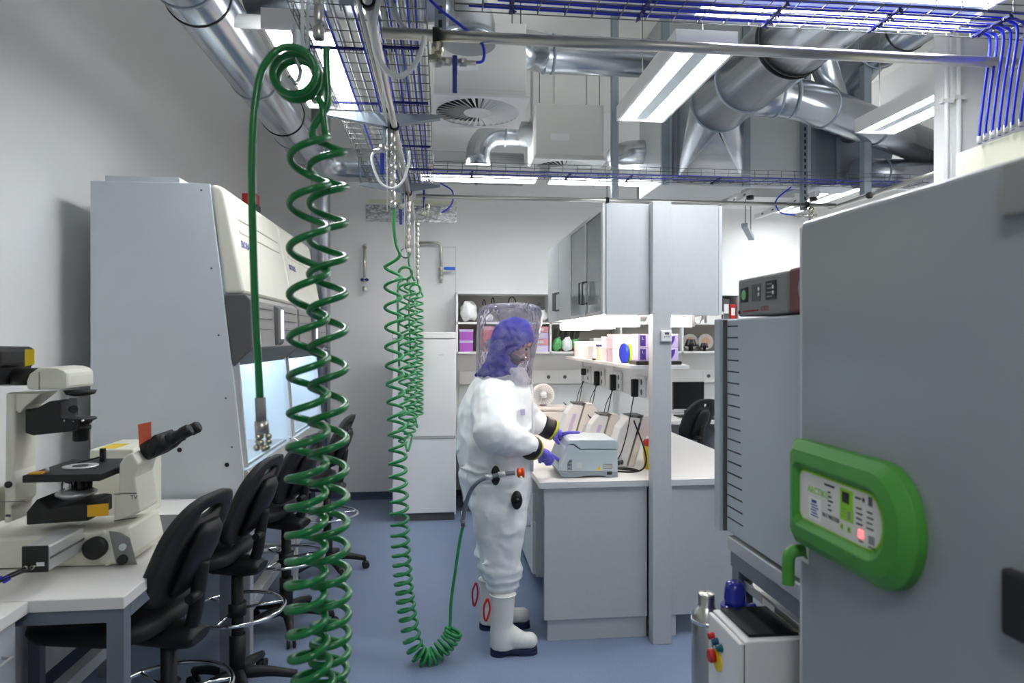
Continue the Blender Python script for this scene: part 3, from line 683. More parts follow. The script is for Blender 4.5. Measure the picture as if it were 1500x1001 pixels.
# ---- hose 3 and 4: hung up farther back, doubled
def hung(label, x, y, ztop, zloop, zbot, R, pitch, endz):
    dwn = int((zloop-zbot)/pitch); sp = [(x+.012, y, zloop-.06-(zloop-.06-zbot)*k/dwn*(1.0)) for k in range(dwn+1)]
    h1_ = hel(sp, [k*1.0+.35*k*k/dwn for k in range(dwn+1)], R, 0, 14)
    sp2 = [(x-.03, y-.05, zbot-.05+(zloop-zbot-.0)*k/dwn) for k in range(dwn+1)]
    h2_ = hel(sp2, [k*1.0 for k in range(dwn+1)], R*.9, 1.3, 14)
    lp = [(x-.02+.05*math.cos(a), y-.06+.05*k/20, zloop+.045*math.sin(a)) for k, a in [(k, -1.2+2*PI*1.9*k/32) for k in range(33)]]
    tl = [(x-.075, y-.03, zloop-.1), (x-.07, y-.03, zloop-.4), (x-.065, y-.03, endz)]
    pth = spline([(x, y, ztop), (x+.005, y, (ztop+zloop)/2), (x+.03, y, zloop-.02), h1_[0]], 5)[:-1]+h1_+spline([h1_[-1], (x, y-.05, zbot-.1), h2_[0]], 5)[1:-1]+h2_+spline([h2_[-1], Vector(lp[0])], 4)[1:-1]+[Vector(q) for q in lp]+spline([lp[-1]]+tl, 5)[1:]
    t = hose(label, pth, .0085, 'green2', 7)
    e = Vector(tl[-1]); MB().cyl(e, e+Vector((0,0,-.07)), .012, n=8).build('quick_coupling', 'steel', t)
    return t
hung('green coiled hose hung up behind the stretched one', -.235, 5.0, 2.34, 2.185, .98, .04, .085, 1.5)
hung('farthest green coiled hose hung up in front of the fridge', -.205, 6.15, 2.24, 2.15, 1.0, .038, .07, 1.62)

# ---- vertical air drops feeding the hoses
def drop(label, x, y, zt, zb, loop=True, lever=True, s=1.0):
    t = thing('air_drop', label, 'air valve', (x, y, zt))
    MB().cyl((x, y, zt), (x, y, zb), .009, n=10).build('riser', 'steel', t)
    k = 0; z = zb
    prof = [(.017,.03),(.013,.045),(.018,.03),(.014,.04),(.019,.028),(.015,.05)]
    while z < zt-.06 and k < 12:
        r, L = prof[k % 6]; MB().lathe([(r*.85,0),(r,.006),(r,L-.006),(r*.85,L)], (x, y, z), n=12).build('fitting', 'steel', t); z += L+.012; k += 1
    MB().cyl((x-.03, y+.01, zt), (x-.03, y+.01, zb-.02), .004, n=8).build('side_tube', 'ptube', t)
    zl = zt-.14
    if loop:
        MB().tube(spline([(x-.045, y-.02, zl+.02), (x-.1, y-.02, zl), (x-.1, y-.02, zl-.06), (x-.06, y-.02, zl-.15), (x+.0, y-.02, zl-.175), (x+.05, y-.02, zl-.14), (x+.08, y-.02, zl-.05), (x+.085, y-.02, zl+.02)], 6), .007, 8).build('loop_tube', 'ptube', t)
        MB().cyl((x-.1, y-.02, zl+.01), (x-.02, y-.02, zl+.03), .011, n=10).build('elbow_fitting', 'steel', t)
    if lever:
        MB().ell((x-.05, y-.02, zl+.03), (.022,.022,.022), 10, 6).build('valve_body', 'steel', t)
        MB().bar((x-.052, y-.04, zl+.0), (x-.052, y-.04, zl-.11), .022, .012).build('lever_grip', 'bluehandle', t, .004)
    return t
drop('air drop valve with white loop tube and blue lever above the stretched hose', -.243, 3.5, 2.79, 2.38)
drop('air drop valve above the hung green hose with round gauge', -.235, 5.0, 2.79, 2.34, False)
drop('slim air drop valve farthest back above the fridge', -.205, 6.15, 2.79, 2.24, False, False)
drop('air drop at the top left feeding the nearest hose', -.31, 1.76, 2.9, 2.47, False, False)
o = MB().tube(spline([onY(562, -30, 2.2), onY(551, 20, 2.2), onY(548, 50, 2.2), onY(553, 80, 2.2), onY(567, 104, 2.2), onY(585, 112, 2.2), onY(605, 98, 2.2), onY(618, 72, 2.2), onY(622, 55, 2.25)], 8), .0085, 10).build('air_tube', 'ptube')
tag(o, 'large white air tube loop below the double wire tray', 'tube', 'white air tubes')
o = MB().tube(spline([onY(580, -20, 2.4), onY(578, 10, 2.4), onY(584, 30, 2.4), onY(598, 45, 2.4), onY(618, 54, 2.36)], 8), .0075, 10).build('air_tube', 'ptube')
tag(o, 'small white air tube bend at the top edge above the loop', 'tube', 'white air tubes')
t = thing('pressure_gauge', 'round black rimmed gauge behind the green hoses', 'gauge', (-.25, 5.3, 2.37))
MB().lathe([(.04,0),(.04,.03),(.034,.034)], (-.27, 5.3, 2.37), (0,-1,0), 24).build('rim', 'black', t)
MB().tube([(-.27, 5.3, 2.41), (-.27, 5.3, 2.6), (-.235, 5.3, 2.78)], .008, 8).build('gauge_pipe', 'steel', t)
MB().lathe([(.033,0),(.033,.002)], (-.27, 5.266, 2.37), (0,-1,0), 24).build('dial', 'white', t)
# ============================================================ LEFT BENCHES
t = thing('microscope_desk', 'white topped laboratory desk with grey steel frame under the microscope', 'desk', (-1.43, 2.85, 0))
BX('desk_top', 'top', t, -1.88, -.976, 2.19, 3.5, .862, .9, .003)
for x, y in ((-1.006, 2.225), (-1.006, 3.3), (-1.85, 3.3)): BX('leg', 'framegrey', t, x-.026, x+.026, y-.024, y+.024, 0, .818, .002)
BX('apron', 'framegrey', t, -1.3, -.98, 2.2, 2.245, .818, .861, .002)
BX('apron', 'framegrey', t, -1.03, -.98, 2.247, 3.45, .818, .861, .002)
BX('foot_rail', 'alu', t, -1.40, -1.35, 2.3, 3.45, .40, .45, .002)
t = thing('drawer_bench', 'grey drawer bench with white top at the lower left corner', 'bench', (-1.55, 1.6, 0))
BX('bench_top', 'top', t, -1.88, -1.25, .9, 2.186, .862, .9, .003)
BX('carcass', 'lam', t, -1.87, -1.28, .92, 2.15, .08, .861)
for k, (z0, z1) in enumerate(((.12, .38), (.39, .6), (.61, .855))):
    for y0, y1 in ((.93, 1.53), (1.54, 2.145)):
        d = BX('drawer_front', 'lam', t, -1.279, -1.262, y0, y1, z0, z1, .002)
        MB().tube([(-1.262, y1-.22, z1-.08), (-1.235, y1-.22, z1-.08), (-1.235, y1-.06, z1-.08), (-1.262, y1-.06, z1-.08)], .005, 8).build('handle', 'alu', d)
BX('plinth', 'lamdark', t, -1.86, -1.32, .94, 2.12, 0, .08)

# ============================================================ MICROSCOPE
MY = 2.49
mt = thing('inverted_microscope', 'cream and black inverted microscope on the white desk', 'microscope', (-1.3, 2.5, .9))
def q2(pts, Y=MY):
    return [(onY(a, b, Y).x, onY(a, b, Y).z) for a, b in pts]
def pz(name, m, pts, y0, y1, bev=.006, Y=MY, parent=None):
    if y1-y0 > .02:      # deep parts: right and upper outlines belong to the far face
        l_, r_ = min(p[0] for p in pts), max(p[0] for p in pts); t_, b_ = min(p[1] for p in pts), max(p[1] for p in pts); cx_, cy_ = (l_+r_)/2, (t_+b_)/2
        xl, xr = onY(l_, cy_, y0).x, onY(r_, cy_, y1).x; zt, zb2 = onY(cx_, t_, y1).z, max(.9015, onY(cx_, b_, y0).z)
        if name == 'base': zb2 = .9015
        poly = [(xl+(xr-xl)*(a-l_)/(r_-l_), zt+(zb2-zt)*(b-t_)/(b_-t_)) for a, b in pts]
    else: poly = q2(pts, Y)
    return MB().prism(poly, 'y', y0, y1).build(name, m, parent or mt, bev)
base = pz('base', 'cream', [(-90,831),(196,832),(236,824),(241,806),(231,748),(205,752),(165,762),(-90,768)], MY, MY+.26, .012)
pz('front_tower', 'cream', [(166,765),(232,750),(226,722),(219,694),(228,672),(212,654),(192,660),(180,672),(177,722),(168,724)], MY+.045, MY+.2, .01)
MB().prism(q2([(167,723.6),(200,722.6),(200,723.8),(167,724.8)], MY+.044), 'y', MY+.0435, MY+.0452).build('tower_seam', 'dkgrey', mt)
MB().prism(q2([(167,763),(200,758),(200,759.2),(167,764.2)], MY+.044), 'y', MY+.0433, MY+.0452).build('tower_seam', 'dkgrey', mt)
text('tower_mark', 'TV', .02, onY(196, 729, MY+.043), TROT_NEGY, 'ink', mt)
pz('rear_pillar', 'cream', [(5,767),(38,765),(38,742),(55,735),(55,700),(48,690),(50,676),(50,572),(13,572),(10,676),(8,702)], MY+.04, MY+.17, .008)
pz('pillar_block', 'cream', [(-8,768),(37,766),(37,700),(-5,703)], MY+.02, MY+.2, .006)
MB().lathe([(.012,0),(.012,.006)], onY(13, 710, MY+.02), (0,-1,0), 16).build('port_hole', 'black', mt)
MB().prism(q2([(9,754),(16,754),(16,757),(9,757)], MY+.02), 'y', MY+.016, MY+.02).build('slider_switch', 'black', mt)
MB().prism(q2([(0,735),(37,734),(37,735),(0,736)], MY+.02), 'y', MY+.018, MY+.021).build('pillar_seam', 'dkgrey', mt)
pz('illumination_arm', 'cream', [(13,573),(13,592),(36,606),(50,594),(86,573)], MY+.05, MY+.16, .004)
hd = pz('illumination_head', 'cream', [(37,571),(38,556),(44,546),(64,537),(88,535),(112,536),(130,540),(138,545),(139,571)], MY+.01, MY+.2, .012)
MB().prism(q2([(57,545),(58.2,545),(58.2,571),(57,571)], MY+.01), 'y', MY+.008, MY+.02).build('head_seam', 'mdgrey', mt)
pz('lamp_housing', 'black', [(-60,567),(36,566),(43,540),(51,536),(52,512),(36,508),(-60,507)], MY-.0, MY+.2, .008)
lz = onY(45, 552, MY+.1); MB().cyl((lz.x-.1, MY+.1, lz.z), (lz.x+.06, MY+.1, lz.z), .032, n=18).build('lamp_collar', 'black', mt)
pz('warning_label', 'yellow', [(37,512),(51,512),(51,534),(37,537)], MY-.0025, MY-.001, 0)
MB().lathe([(.052,0),(.045,.014),(.02,.02)], onY(118, 573, MY+.1)+Vector((0,0,.002)), (0,0,-1), 24).build('lens_cap', 'black', mt)
pz('condenser_arm', 'black', [(36,596),(46,600),(80,585),(102,584),(102,612),(136,616),(128,632),(50,638),(36,634)], MY+.05, MY+.15, .006)
pz('condenser_face', 'dkgrey', [(90,585),(102,585),(104,610),(92,612)], MY+.046, MY+.05, .002)
c = onY(118, 612, MY+.1)
MB().lathe([(.05,0),(.052,.006),(.04,.012),(.035,.02)], c+Vector((0,0,.0)), (0,0,-1), 24).build('filter_turret', 'black', mt)
MB().lathe([(.034,0),(.034,.012),(.026,.014),(.026,.05),(.022,.055)], c+Vector((0,0,-.03)), (0,0,-1), 20).build('condenser_lens', 'black', mt)
for k in range(3): MB().ell(c+Vector((-.03+.03*k, -.045, -.006)), (.006,.006,.006), 8, 6).build('turret_screw', 'chrome', mt)
MB().cyl(onY(106, 600, MY+.03), onY(108, 600, MY-.0), .014, n=14).build('condenser_knob', 'black', mt)
# stage
p0, p1 = onY(32, 697, MY-.02), onY(138, 697, MY-.02)
zs = p0.z
st = BX('stage_plate', 'black', mt, p0.x, p1.x+.02, MY-.02, MY+.3, zs-.026, zs, .004)
BX('stage_wing', 'black', mt, p1.x+.02, p1.x+.085, MY+.1, MY+.26, zs-.024, zs-.006, .004)
cs = (onY(116, 680, MY+.12).x, MY+.13)
MB().lathe([(.058,0),(.058,.004),(.028,.004),(.028,.0)], (cs[0], cs[1], zs), n=28).build('stage_insert', 'alu', mt)
MB().lathe([(.027,0),(.027,.0045)], (cs[0], cs[1], zs), n=24).build('aperture', 'black', mt)
MB().bar((cs[0]-.04, cs[1]+.05, zs+.004), (cs[0]+.03, cs[1]+.09, zs+.02), .008, .006).build('sample_clip', 'black', mt)
MB().bar((cs[0]+.03, cs[1]+.1, zs+.0), (cs[0]+.03, cs[1]+.1, zs+.05), .018, .014).build('clip_post', 'black', mt)
MB().bx(p0.x+.01, p0.x+.055, MY-.005, MY+.04, zs, zs+.004).build('stage_label', 'ylabel', mt)
MB().cyl((p0.x+.06, MY+.02, zs), (p0.x+.06, MY+.02, zs+.018), .006, n=10).build('stage_stop', 'alu', mt)
# nosepiece and objectives
cn = onY(112, 712, MY+.1)
MB().lathe([(.05,0),(.066,.012),(.066,.018),(.05,.03)], cn+Vector((0,0,-.04)), (0,0,1), 28).build('nosepiece', 'alu', mt)
for k in range(5):
    a = 2*PI*k/5-1.9; MB().lathe([(.015,0),(.016,.02),(.013,.035),(.009,.045)], cn+Vector((.035*math.cos(a), .035*math.sin(a), -.012)), (0,0,1), 12).build('objective', 'chrome' if k == 0 else 'black', mt)
pz('filter_cube_box', 'black', [(38,768),(165,763),(165,730),(150,728),(84,736),(60,715),(38,742)], MY+.015, MY+.19, .005)
pz('laser_label', 'ylabel', [(125,742),(156,739),(156,757),(125,759)], MY+.0125, MY+.0145, 0)
# side port with camera box
c = onY(104, 795, MY)
MB().lathe([(.034,0),(.034,.012),(.02,.014)], c, (0,-1,0), 24).build('side_port', 'cream', mt)
for a in (.6, 2.2, 3.7, 5.3): MB().ell(c+Vector((.026*math.cos(a), -.012, .026*math.sin(a))), (.004,.003,.004), 8, 6).build('port_screw', 'mdgrey', mt)
cy0 = 2.27; a, b = onY(33, 801, cy0), onY(72, 837, cy0)
zb_ = max(b.z, .915)
BX('camera_box', 'alu', mt, a.x, b.x, cy0, MY-.01, zb_, a.z, .006)
BX('camera_plate', 'black', mt, a.x, b.x, cy0-.006, cy0-.0002, zb_-.002, a.z+.002, .003)
BX('camera_band', 'dkgrey', mt, b.x-.002, b.x+.001, cy0+.005, MY-.01, (zb_+a.z)/2-.004, (zb_+a.z)/2+.004)
BX('connector_plate', 'white', mt, a.x+.045, a.x+.068, cy0-.0075, cy0-.0055, a.z-.062, a.z-.05)
for k in range(2): MB().cyl((a.x+.02+.02*k, cy0-.006, a.z-.06), (a.x+.018+.02*k, cy0-.022, a.z-.062), .006, n=10).build('connector', 'brass', mt)
for k in range(2):
    pa = Vector((a.x+.02+.02*k, cy0-.022, a.z-.062)); cb = MB().tube(spline([pa, pa+Vector((-.03,-.03,-.01)), pa+Vector((-.09,-.05,-.04+.01*k)), pa+Vector((-.2,-.02,-.046)), (pa.x-.3, pa.y+.15*k, .905)], 6), .004, 8).build('camera_cable', 'black', mt)
    MB().cyl(pa+Vector((-.045,-.035,-.016)), pa+Vector((-.06,-.04,-.026)), .008, n=8).build('cable_clip', 'bluecab', cb)
# knobs and panel
c = onY(143, 801, MY); MB().lathe([(.036,0),(.038,.004),(.038,.03),(.034,.034)], c, (0,-1,0), 24).build('focus_knob', 'black', mt)
pz('control_panel', 'mdgrey', [(160,778),(176,780),(190,788),(201,827),(171,828)], MY-.004, MY+.001, .001)
c = onY(181, 801, MY-.004); MB().lathe([(.011,0),(.012,.004),(.012,.01)], c, (0,-1,0), 18).build('lamp_button', 'lampmid', mt)
c = onY(181, 819, MY-.004); MB().lathe([(.016,0),(.017,.004),(.016,.018)], c, (0,-1,0), 20).build('dimmer_knob', 'black', mt)
for px, py in ((152, 780), (157, 826)): MB().ell(onY(px, py, MY), (.009,.004,.009), 12, 6).build('cover_cap', 'cream', mt)
# eyepieces
for dy in (.03, .12):
    a = onY(208, 664, MY+.1)+Vector((0, dy, 0)); b = onY(242, 647, MY+.1)+Vector((0, dy, 0)); c2 = onY(275, 629, MY+.1)+Vector((0, dy, 0))
    d = (b-a).normalized()
    MB().lathe([(.034,0),(.036,.03),(.033,.07),(.026,(b-a).length)], a, d, 20).build('binocular_tube', 'black', mt)
    L = (c2-b).length
    MB().lathe([(.024,-.004),(.024,.02),(.02,.022),(.02,L*.55),(.023,L*.6),(.023,L*.9),(.017,L)], b, d, 20).build('eyepiece', 'black', mt)
pz('binocular_body', 'black', [(213,655),(232,632),(250,628),(258,648),(240,668),(228,672)], MY+.09, MY+.25, .008)
MB().prism(q2([(202,622),(221,618),(221,648),(204,656)], MY+.12), 'y', MY+.12, MY+.124).build('orange_shield', 'orangec', mt)

t = thing('control_unit', 'cream control unit with pale yellow top behind the microscope', 'instrument', (-1.37, 3.2, .9))
BX('casing', 'cream', t, -1.50, -1.32, 3.05, 3.35, .902, 1.225, .008)
BX('yellow_label', 'yellow', t, -1.47, -1.40, 3.07, 3.2, 1.2255, 1.2265)
t = thing('desk_pad', 'dark grey pad lying on the white desk by the cabinet', 'pad', (-1.12, 3.0, .9))
BX('pad', 'dkgrey', t, -1.27, -1.02, 2.78, 3.15, .9005, .912, .003)

# ============================================================ SAFETY CABINETS
def safety_cabinet(label, y0, y1, first):
    t = thing('safety_cabinet', label, 'safety cabinet', (-1.4, (y0+y1)/2, 0), group='safety cabinets')
    side = [(-1.735, .80), (-1.735, 2.49), (-1.165, 2.49), (-1.06, 1.6), (-1.0, 1.03), (-1.0, .80)]
    for a, b in ((y0, y0+.022), (y1-.022, y1)):
        s_ = MB().prism(side, 'y', a, b).build('side_panel', 'bscgrey', t, .002)
        if a == y0:
            for x, z in ((-1.205, 2.455), (-1.155, 2.06), (-1.12, 1.72), (-1.085, 1.4), (-1.055, 1.15)): MB().cyl((x, y0-.002, z), (x, y0+.001, z), .005, n=8).build('screw', 'dkgrey', s_)
            for x, z, r in ((-1.31, 1.14, .012), (-1.08, 1.06, .011)): MB().cyl((x, y0-.003, z), (x, y0+.001, z), r, n=12).build('grommet', 'black', s_)
    BX('back_panel', 'bscgrey', t, -1.735, -1.71, y0+.022, y1-.022, .8, 2.49)
    BX('top_box', 'bscgrey', t, -1.71, -1.2, y0+.022, y1-.022, 1.62, 2.488)
    BX('top_cover', 'bscgrey', t, -1.67, -1.315, y0+.01, y1-.05, 2.491, 2.52)
    # cream front
    fr = [(-1.165, 2.488), (-1.135, 2.488), (-1.105, 2.475), (-1.09, 2.45), (-.995, 1.95), (-1.0, 1.93), (-1.095, 1.93)]
    f = MB().prism(fr, 'y', y0+.003, y1-.003).build('front_cover', 'cream', t, .022, 4)
    def fp(z, off=.004): return -1.09+(2.45-z)*(.095/.5)+off
    for zz in (2.34, 2.27): MB().bar((fp(zz, .0), y0+.13, zz), (fp(zz, .0), y1-.1, zz), .012, .016).build('front_rib', 'cream', f, .004)
    tr = trot((0,1,0), (-.19,0,1)); text('maker_name', 'BIOBASE', .055, (fp(2.2, .003), y0+.215, 2.2), tr, 'inkb', t)
    # grey control band
    bd = [(-1.095, 1.93), (-.99, 1.93), (-.965, 1.9), (-.955, 1.65), (-1.05, 1.56), (-1.06, 1.6)]
    b = MB().prism(bd, 'y', y0+.002, y1-.002).build('control_band', 'dkgrey', t, .006)
    M.setdefault('bandgrey', mat('band_grey', (150, 148, 144), 0.45, var=0.03))
    b2 = MB().prism([(-.986, 1.925), (-.961, 1.9), (-.951, 1.66), (-.957, 1.655), (-.967, 1.9)], 'y', y0+.05, y1-.012).build('band_face', 'bandgrey', t)
    for z in (1.865, 1.81, 1.755): 
        x = -.962+(1.9-z)*.04; MB().bar((x+.002, y0+.06, z), (x+.002, y0+.4, z), .006, .004).build('groove', 'dkgrey', b2)
        MB().bar((x+.002, y0+.66, z), (x+.002, y1-.05, z), .006, .004).build('groove', 'dkgrey', b2)
    cp = MB().prism([(-.97, 1.9), (-.935, 1.88), (-.932, 1.68), (-.955, 1.66)], 'y', y0+.46, y0+.6).build('control_display', 'dkgrey', t, .004)
    MB().prism([(-.9345, 1.875), (-.933, 1.875), (-.9305, 1.7), (-.932, 1.7)], 'y', y0+.52, y0+.594).build('screen', 'lcd', cp)
    # sash glass, frame, interior
    MB().prism([(-1.05, 1.56), (-1.045, 1.56), (-1.0, 1.06), (-1.005, 1.06)], 'y', y0+.03, y1-.03).build('sash_glass', 'glass', t)
    for y in (y0+.024, y1-.044): MB().prism([(-1.06, 1.58), (-1.03, 1.58), (-.985, 1.04), (-1.015, 1.04)], 'y', y, y+.02).build('sash_rail', 'alu', t)
    MB().prism([(-1.69, 1.6), (-1.69, 1.06), (-1.66, 1.05), (-1.66, 1.6)], 'y', y0+.03, y1-.03).build('rear_baffle', 'whiteg', t)
    BX('work_tray', 'steel', t, -1.7, -1.03, y0+.024, y1-.024, .99, 1.03)
    for k in range(14): MB().bx(-1.6597, -1.658, y0+.08+.067*k, y0+.10+.067*k, 1.08, 1.13).build('baffle_slot', 'black', t)
    BX('hood_lamp', 'bsclamp', t, -1.3, -1.14, y0+.06, y1-.06, 1.595, 1.618)
    # sloped armrest, base and stand
    MB().prism([(-1.03, 1.02), (-.985, 1.03), (-.93, .99), (-.93, .94), (-1.0, .9), (-1.03, .9)], 'y', y0+.01, y1-.01).build('arm_rest', 'steel', t, .004)
    BX('base_tray', 'bscgrey', t, -1.71, -1.0, y0+.022, y1-.022, .8, .97)
    for x in (-1.0, -1.68):
        for y in (y0+.05, y1-.05): BX('stand_leg', 'alu', t, x-.03, x+.03, y-.03, y+.03, .0, .8, .004)
    BX('stand_rail', 'alu', t, -1.03, -.97, y0+.08, y1-.08, .28, .34, .004)
    BX('stand_rail', 'alu', t, -1.68, -.97, y1-.08, y1-.03, .28, .34, .004)
    return t
safety_cabinet('grey sided safety cabinet with cream front next to the microscope desk', 3.54, 4.65, True)
c2_ = safety_cabinet('second cream fronted safety cabinet farther back', 4.655, 5.76, False)
o = thing('beacon', 'small dark red beacon on top of the safety cabinets', 'lamp', (-1.2, 4.45, 2.5))
MB().bx(-1.26, -1.16, 4.4, 4.5, 2.522, 2.56).build('beacon_base', 'black', o, .004)
MB().bx(-1.255, -1.165, 4.405, 4.495, 2.56, 2.63).build('beacon_lens', 'darkred', o, .008)

# ============================================================ LAB CHAIRS
def rounded(w_, h_, r, n=6):
    out = []
    for cx, cy, a0 in ((w_/2-r, h_/2-r, 0), (-w_/2+r, h_/2-r, PI/2), (-w_/2+r, -h_/2+r, PI), (w_/2-r, -h_/2+r, 1.5*PI)):
        for k in range(n+1): a = a0+PI/2*k/n; out.append((cx+r*math.cos(a), cy+r*math.sin(a)))
    return out
def make_chair(label):
    t = thing('lab_chair', label, 'chair', (0,0,0), group='black laboratory chairs')
    # seat: loft of rounded outlines
    rs = []
    for z, s_, dz in ((.655, .82, 0), (.665, .94, 0), (.69, 1.0, 0), (.712, .98, 0), (.722, .9, 0), (.718, .5, -.006)):
        rs.append([Vector((-.2+x*s_, y*s_, z-.10*(max(0, -x-.12))**1.3+dz)) for x, y in rounded(.47, .46, .13)])
    MB().rings(rs).build('seat', 'rubber', t)
    # backrest
    hole = True; rs = []
    tilt = .45
    pts = rounded(.40, .40, .15, 8)
    def bk(y, z, off): return Vector((.085+tilt*(z)+off-.35*y*y*1.0, y, .945+z))
    front = [bk(y*.96, z*.96, -.022) for y, z in pts]; f2 = [bk(y, z, -.012) for y, z in pts]; b1 = [bk(y, z, .016) for y, z in pts]; b2 = [bk(y*.95, z*.95, .02) for y, z in pts]
    mb = MB()
    # slot opening near the top
    sl = [(y*.36, .135+z*.10) for y, z in rounded(.40, .40, .19, 8)]
    N = len(pts)
    F = front; B = b2; SF = [bk(y, z, -.022) for y, z in sl]; SB = [bk(y, z, .02) for y, z in sl]
    allr = [SF, F, f2, b1, B, SB]
    vs = [p for r in allr for p in r]; fs = []
    for i in range(6):
        a, b = i*N, ((i+1) % 6)*N
        for j in range(N): fs.append((a+j, a+(j+1) % N, b+(j+1) % N, b+j))
    mb.add(vs, fs, True); mb.build('backrest', 'rubber', t)
    rs = []
    for z, w_, o in ((-.17, .05, .03), (-.13, .08, .05), (0, .09, .055), (.06, .08, .05), (.1, .05, .03)):
        rs.append([bk(w_*math.cos(a), z, .01+o*.7+.6*o*math.sin(a)) for a in [2*PI*k/14 for k in range(14)]])
    MB().rings(rs).build('back_cover', 'black', t)
    MB().tube(spline([(.13, 0, .9), (.115, 0, .8), (.1, 0, .7), (.07, 0, .635), (0, 0, .615)], 5), [.026]*21, 10).build('back_spine', 'black', t)
    rs = []
    for x, h_ in ((-.16, .02), (-.1, .04), (.04, .05), (.1, .04), (.125, .02)): rs.append([Vector((x, .06*math.cos(a), .625+h_*math.sin(a))) for a in [2*PI*k/12 for k in range(12)]])
    MB().rings(rs).build('mechanism', 'black', t)
    MB().cyl((.12, .0, .78), (.12, -.07, .78), .018, n=10).build('adjust_knob', 'black', t)
    MB().cyl((0,0,.12), (0,0,.62), .028, n=16).build('gas_column', 'black', t)
    MB().cyl((0,0,.08), (0,0,.30), .038, n=16).build('column_sleeve', 'black', t)
    MB().tube([(.215*math.cos(a), .215*math.sin(a), .42) for a in [2*PI*k/40 for k in range(40)]], .0095, 10, closed=True).build('foot_ring', 'chrome', t)
    MB().cyl((0,0,.39), (0,0,.45), .042, n=16).build('ring_hub', 'black', t)
    for k in range(3):
        a = 2*PI*k/3+.5; MB().tube([(.03*math.cos(a), .03*math.sin(a), .42), (.212*math.cos(a), .212*math.sin(a), .42)], .007, 8).build('ring_spoke', 'chrome', t)
    for k in range(5):
        a = 2*PI*k/5+.3; c, s_ = math.cos(a), math.sin(a)
        lg = MB().tube(spline([(.02*c, .02*s_, .115), (.14*c, .14*s_, .105), (.27*c, .27*s_, .075)], 4), [.032,.031,.03,.028,.026,.024,.022,.021,.02], 8).build('base_leg', 'black', t)
        MB().cyl((.27*c, .27*s_, .08), (.27*c, .27*s_, .045), .009, n=8).build('caster_stem', 'black', lg)
        for w_ in (-1, 1):
            p = Vector((.275*c-.016*w_*s_, .275*s_+.016*w_*c, .0265)); MB().lathe([(.018,-.009),(.0265,-.006),(.0265,.006),(.018,.009)], p, (-s_, c, 0), 14).build('caster_wheel', 'black', lg)
    return t
ch = make_chair('black lab chair with chrome foot ring nearest the camera, tucked under the microscope desk')
ch.location = (-.985, 2.56, 0); ch.rotation_euler = (0, 0, -.2)
for lab, x, y, rz in (('second black lab chair from the camera, in front of the first safety cabinet', -.96, 3.3, -.15), ('third black lab chair from the camera, half hidden by the green hose', -.90, 4.05, -.3), ('farthest black lab chair at the second safety cabinet', -.82, 5.0, -.1)):
    c = copy_tree(ch); c.location = (x, y, 0); c.rotation_euler = (0, 0, rz); c['label'] = lab
# ============================================================ ISLAND BENCH
t = thing('island_bench', 'grey laminate island bench with white worktop in the middle of the room', 'bench', (1.26, 4.7, 0))
BX('worktop', 'top', t, .55, 1.98, 3.69, 5.75, .864, .9, .003)
MB().bx(.549, 1.981, 3.6885, 3.69, .865, .899).build('worktop_edge', 'lam2', t)
BX('end_panel', 'lam', t, .579, 1.17, 3.705, 3.73, .122, .863, .002)
BX('end_panel', 'lam', t, 1.285, 1.95, 3.705, 3.73, .122, .863, .002)
BX('plinth', 'lam', t, .6, 1.17, 3.72, 3.75, 0, .12, .002)
BX('leg', 'lam2', t, 1.30, 1.345, 3.72, 3.76, 0, .12)
BX('back_panel', 'lamdark', t, .82, .84, 3.75, 4.45, .1, .863)
BX('center_panel', 'lamdark', t, 1.23, 1.25, 3.75, 5.7, 0, .863)
for k in range(3):
    y0 = 4.45+.43*k; BX('cabinet_body', 'lam', t, .64, 1.2, y0, y0+.42, .1, .862)
    for z0, z1 in ((.12, .47), (.48, .66), (.67, .85)):
        d = BX('drawer_front', 'lam2', t, .615, .639, y0+.003, y0+.417, z0, z1, .002)
        MB().tube([(.615, y0+.1, z1-.05), (.59, y0+.1, z1-.05), (.59, y0+.32, z1-.05), (.615, y0+.32, z1-.05)], .005, 8).build('handle', 'alu', d)
    BX('foot', 'lamdark', t, .72, .76, y0+.02, y0+.06, 0, .1)
    BX('cabinet_body', 'lam', t, 1.3, 1.9, y0, y0+.42, .1, .862)
    for y in (y0+.3,): BX('foot', 'lamdark', t, 1.8, 1.84, y, y+.04, 0, .1)
BX('spine_panel', 'white', t, 1.225, 1.255, 3.8, 5.7, 1.34, 1.527, .002)
BX('spine_post', 'lam2', t, 1.215, 1.265, 3.76, 3.8, .9, 1.53)
BX('spine_post', 'lam2', t, 1.215, 1.265, 5.66, 5.7, .9, 1.53)
BX('spine_post', 'lam2', t, 1.22, 1.26, 4.62, 4.66, .9, 1.53)
sh = BX('upper_shelf', 'top', t, 1.08, 1.425, 3.73, 5.72, 1.528, 1.55, .002)
MB().bx(1.078, 1.427, 3.728, 3.73, 1.528, 1.55).build('shelf_edge', 'lam2', sh)
col = thing('service_column', 'narrow grey column standing against the end of the island', 'column', (1.228, 3.66, 0))
BX('column_panel', 'lam', col, 1.174, 1.281, 3.612, 3.69, 0, 2.468, .003)
t = thing('room_timer', 'small white timer fixed to the grey column', 'timer', onY(976, 492, 3.6))
a, b = onY(968.5, 484, 3.6), onY(984, 501, 3.6)
BX('timer_case', 'white', t, a.x, b.x, 3.592, 3.611, b.z, a.z, .006)
BX('timer_display', 'dkgrey', t, a.x+.018, b.x-.018, 3.590, 3.5925, a.z-.024, a.z-.012)
for k in range(3): MB().ell((a.x+.018+.012*k, 3.591, a.z-.036), (.0035,.002,.0035), 8, 6).build('timer_button', 'mdgrey', t)

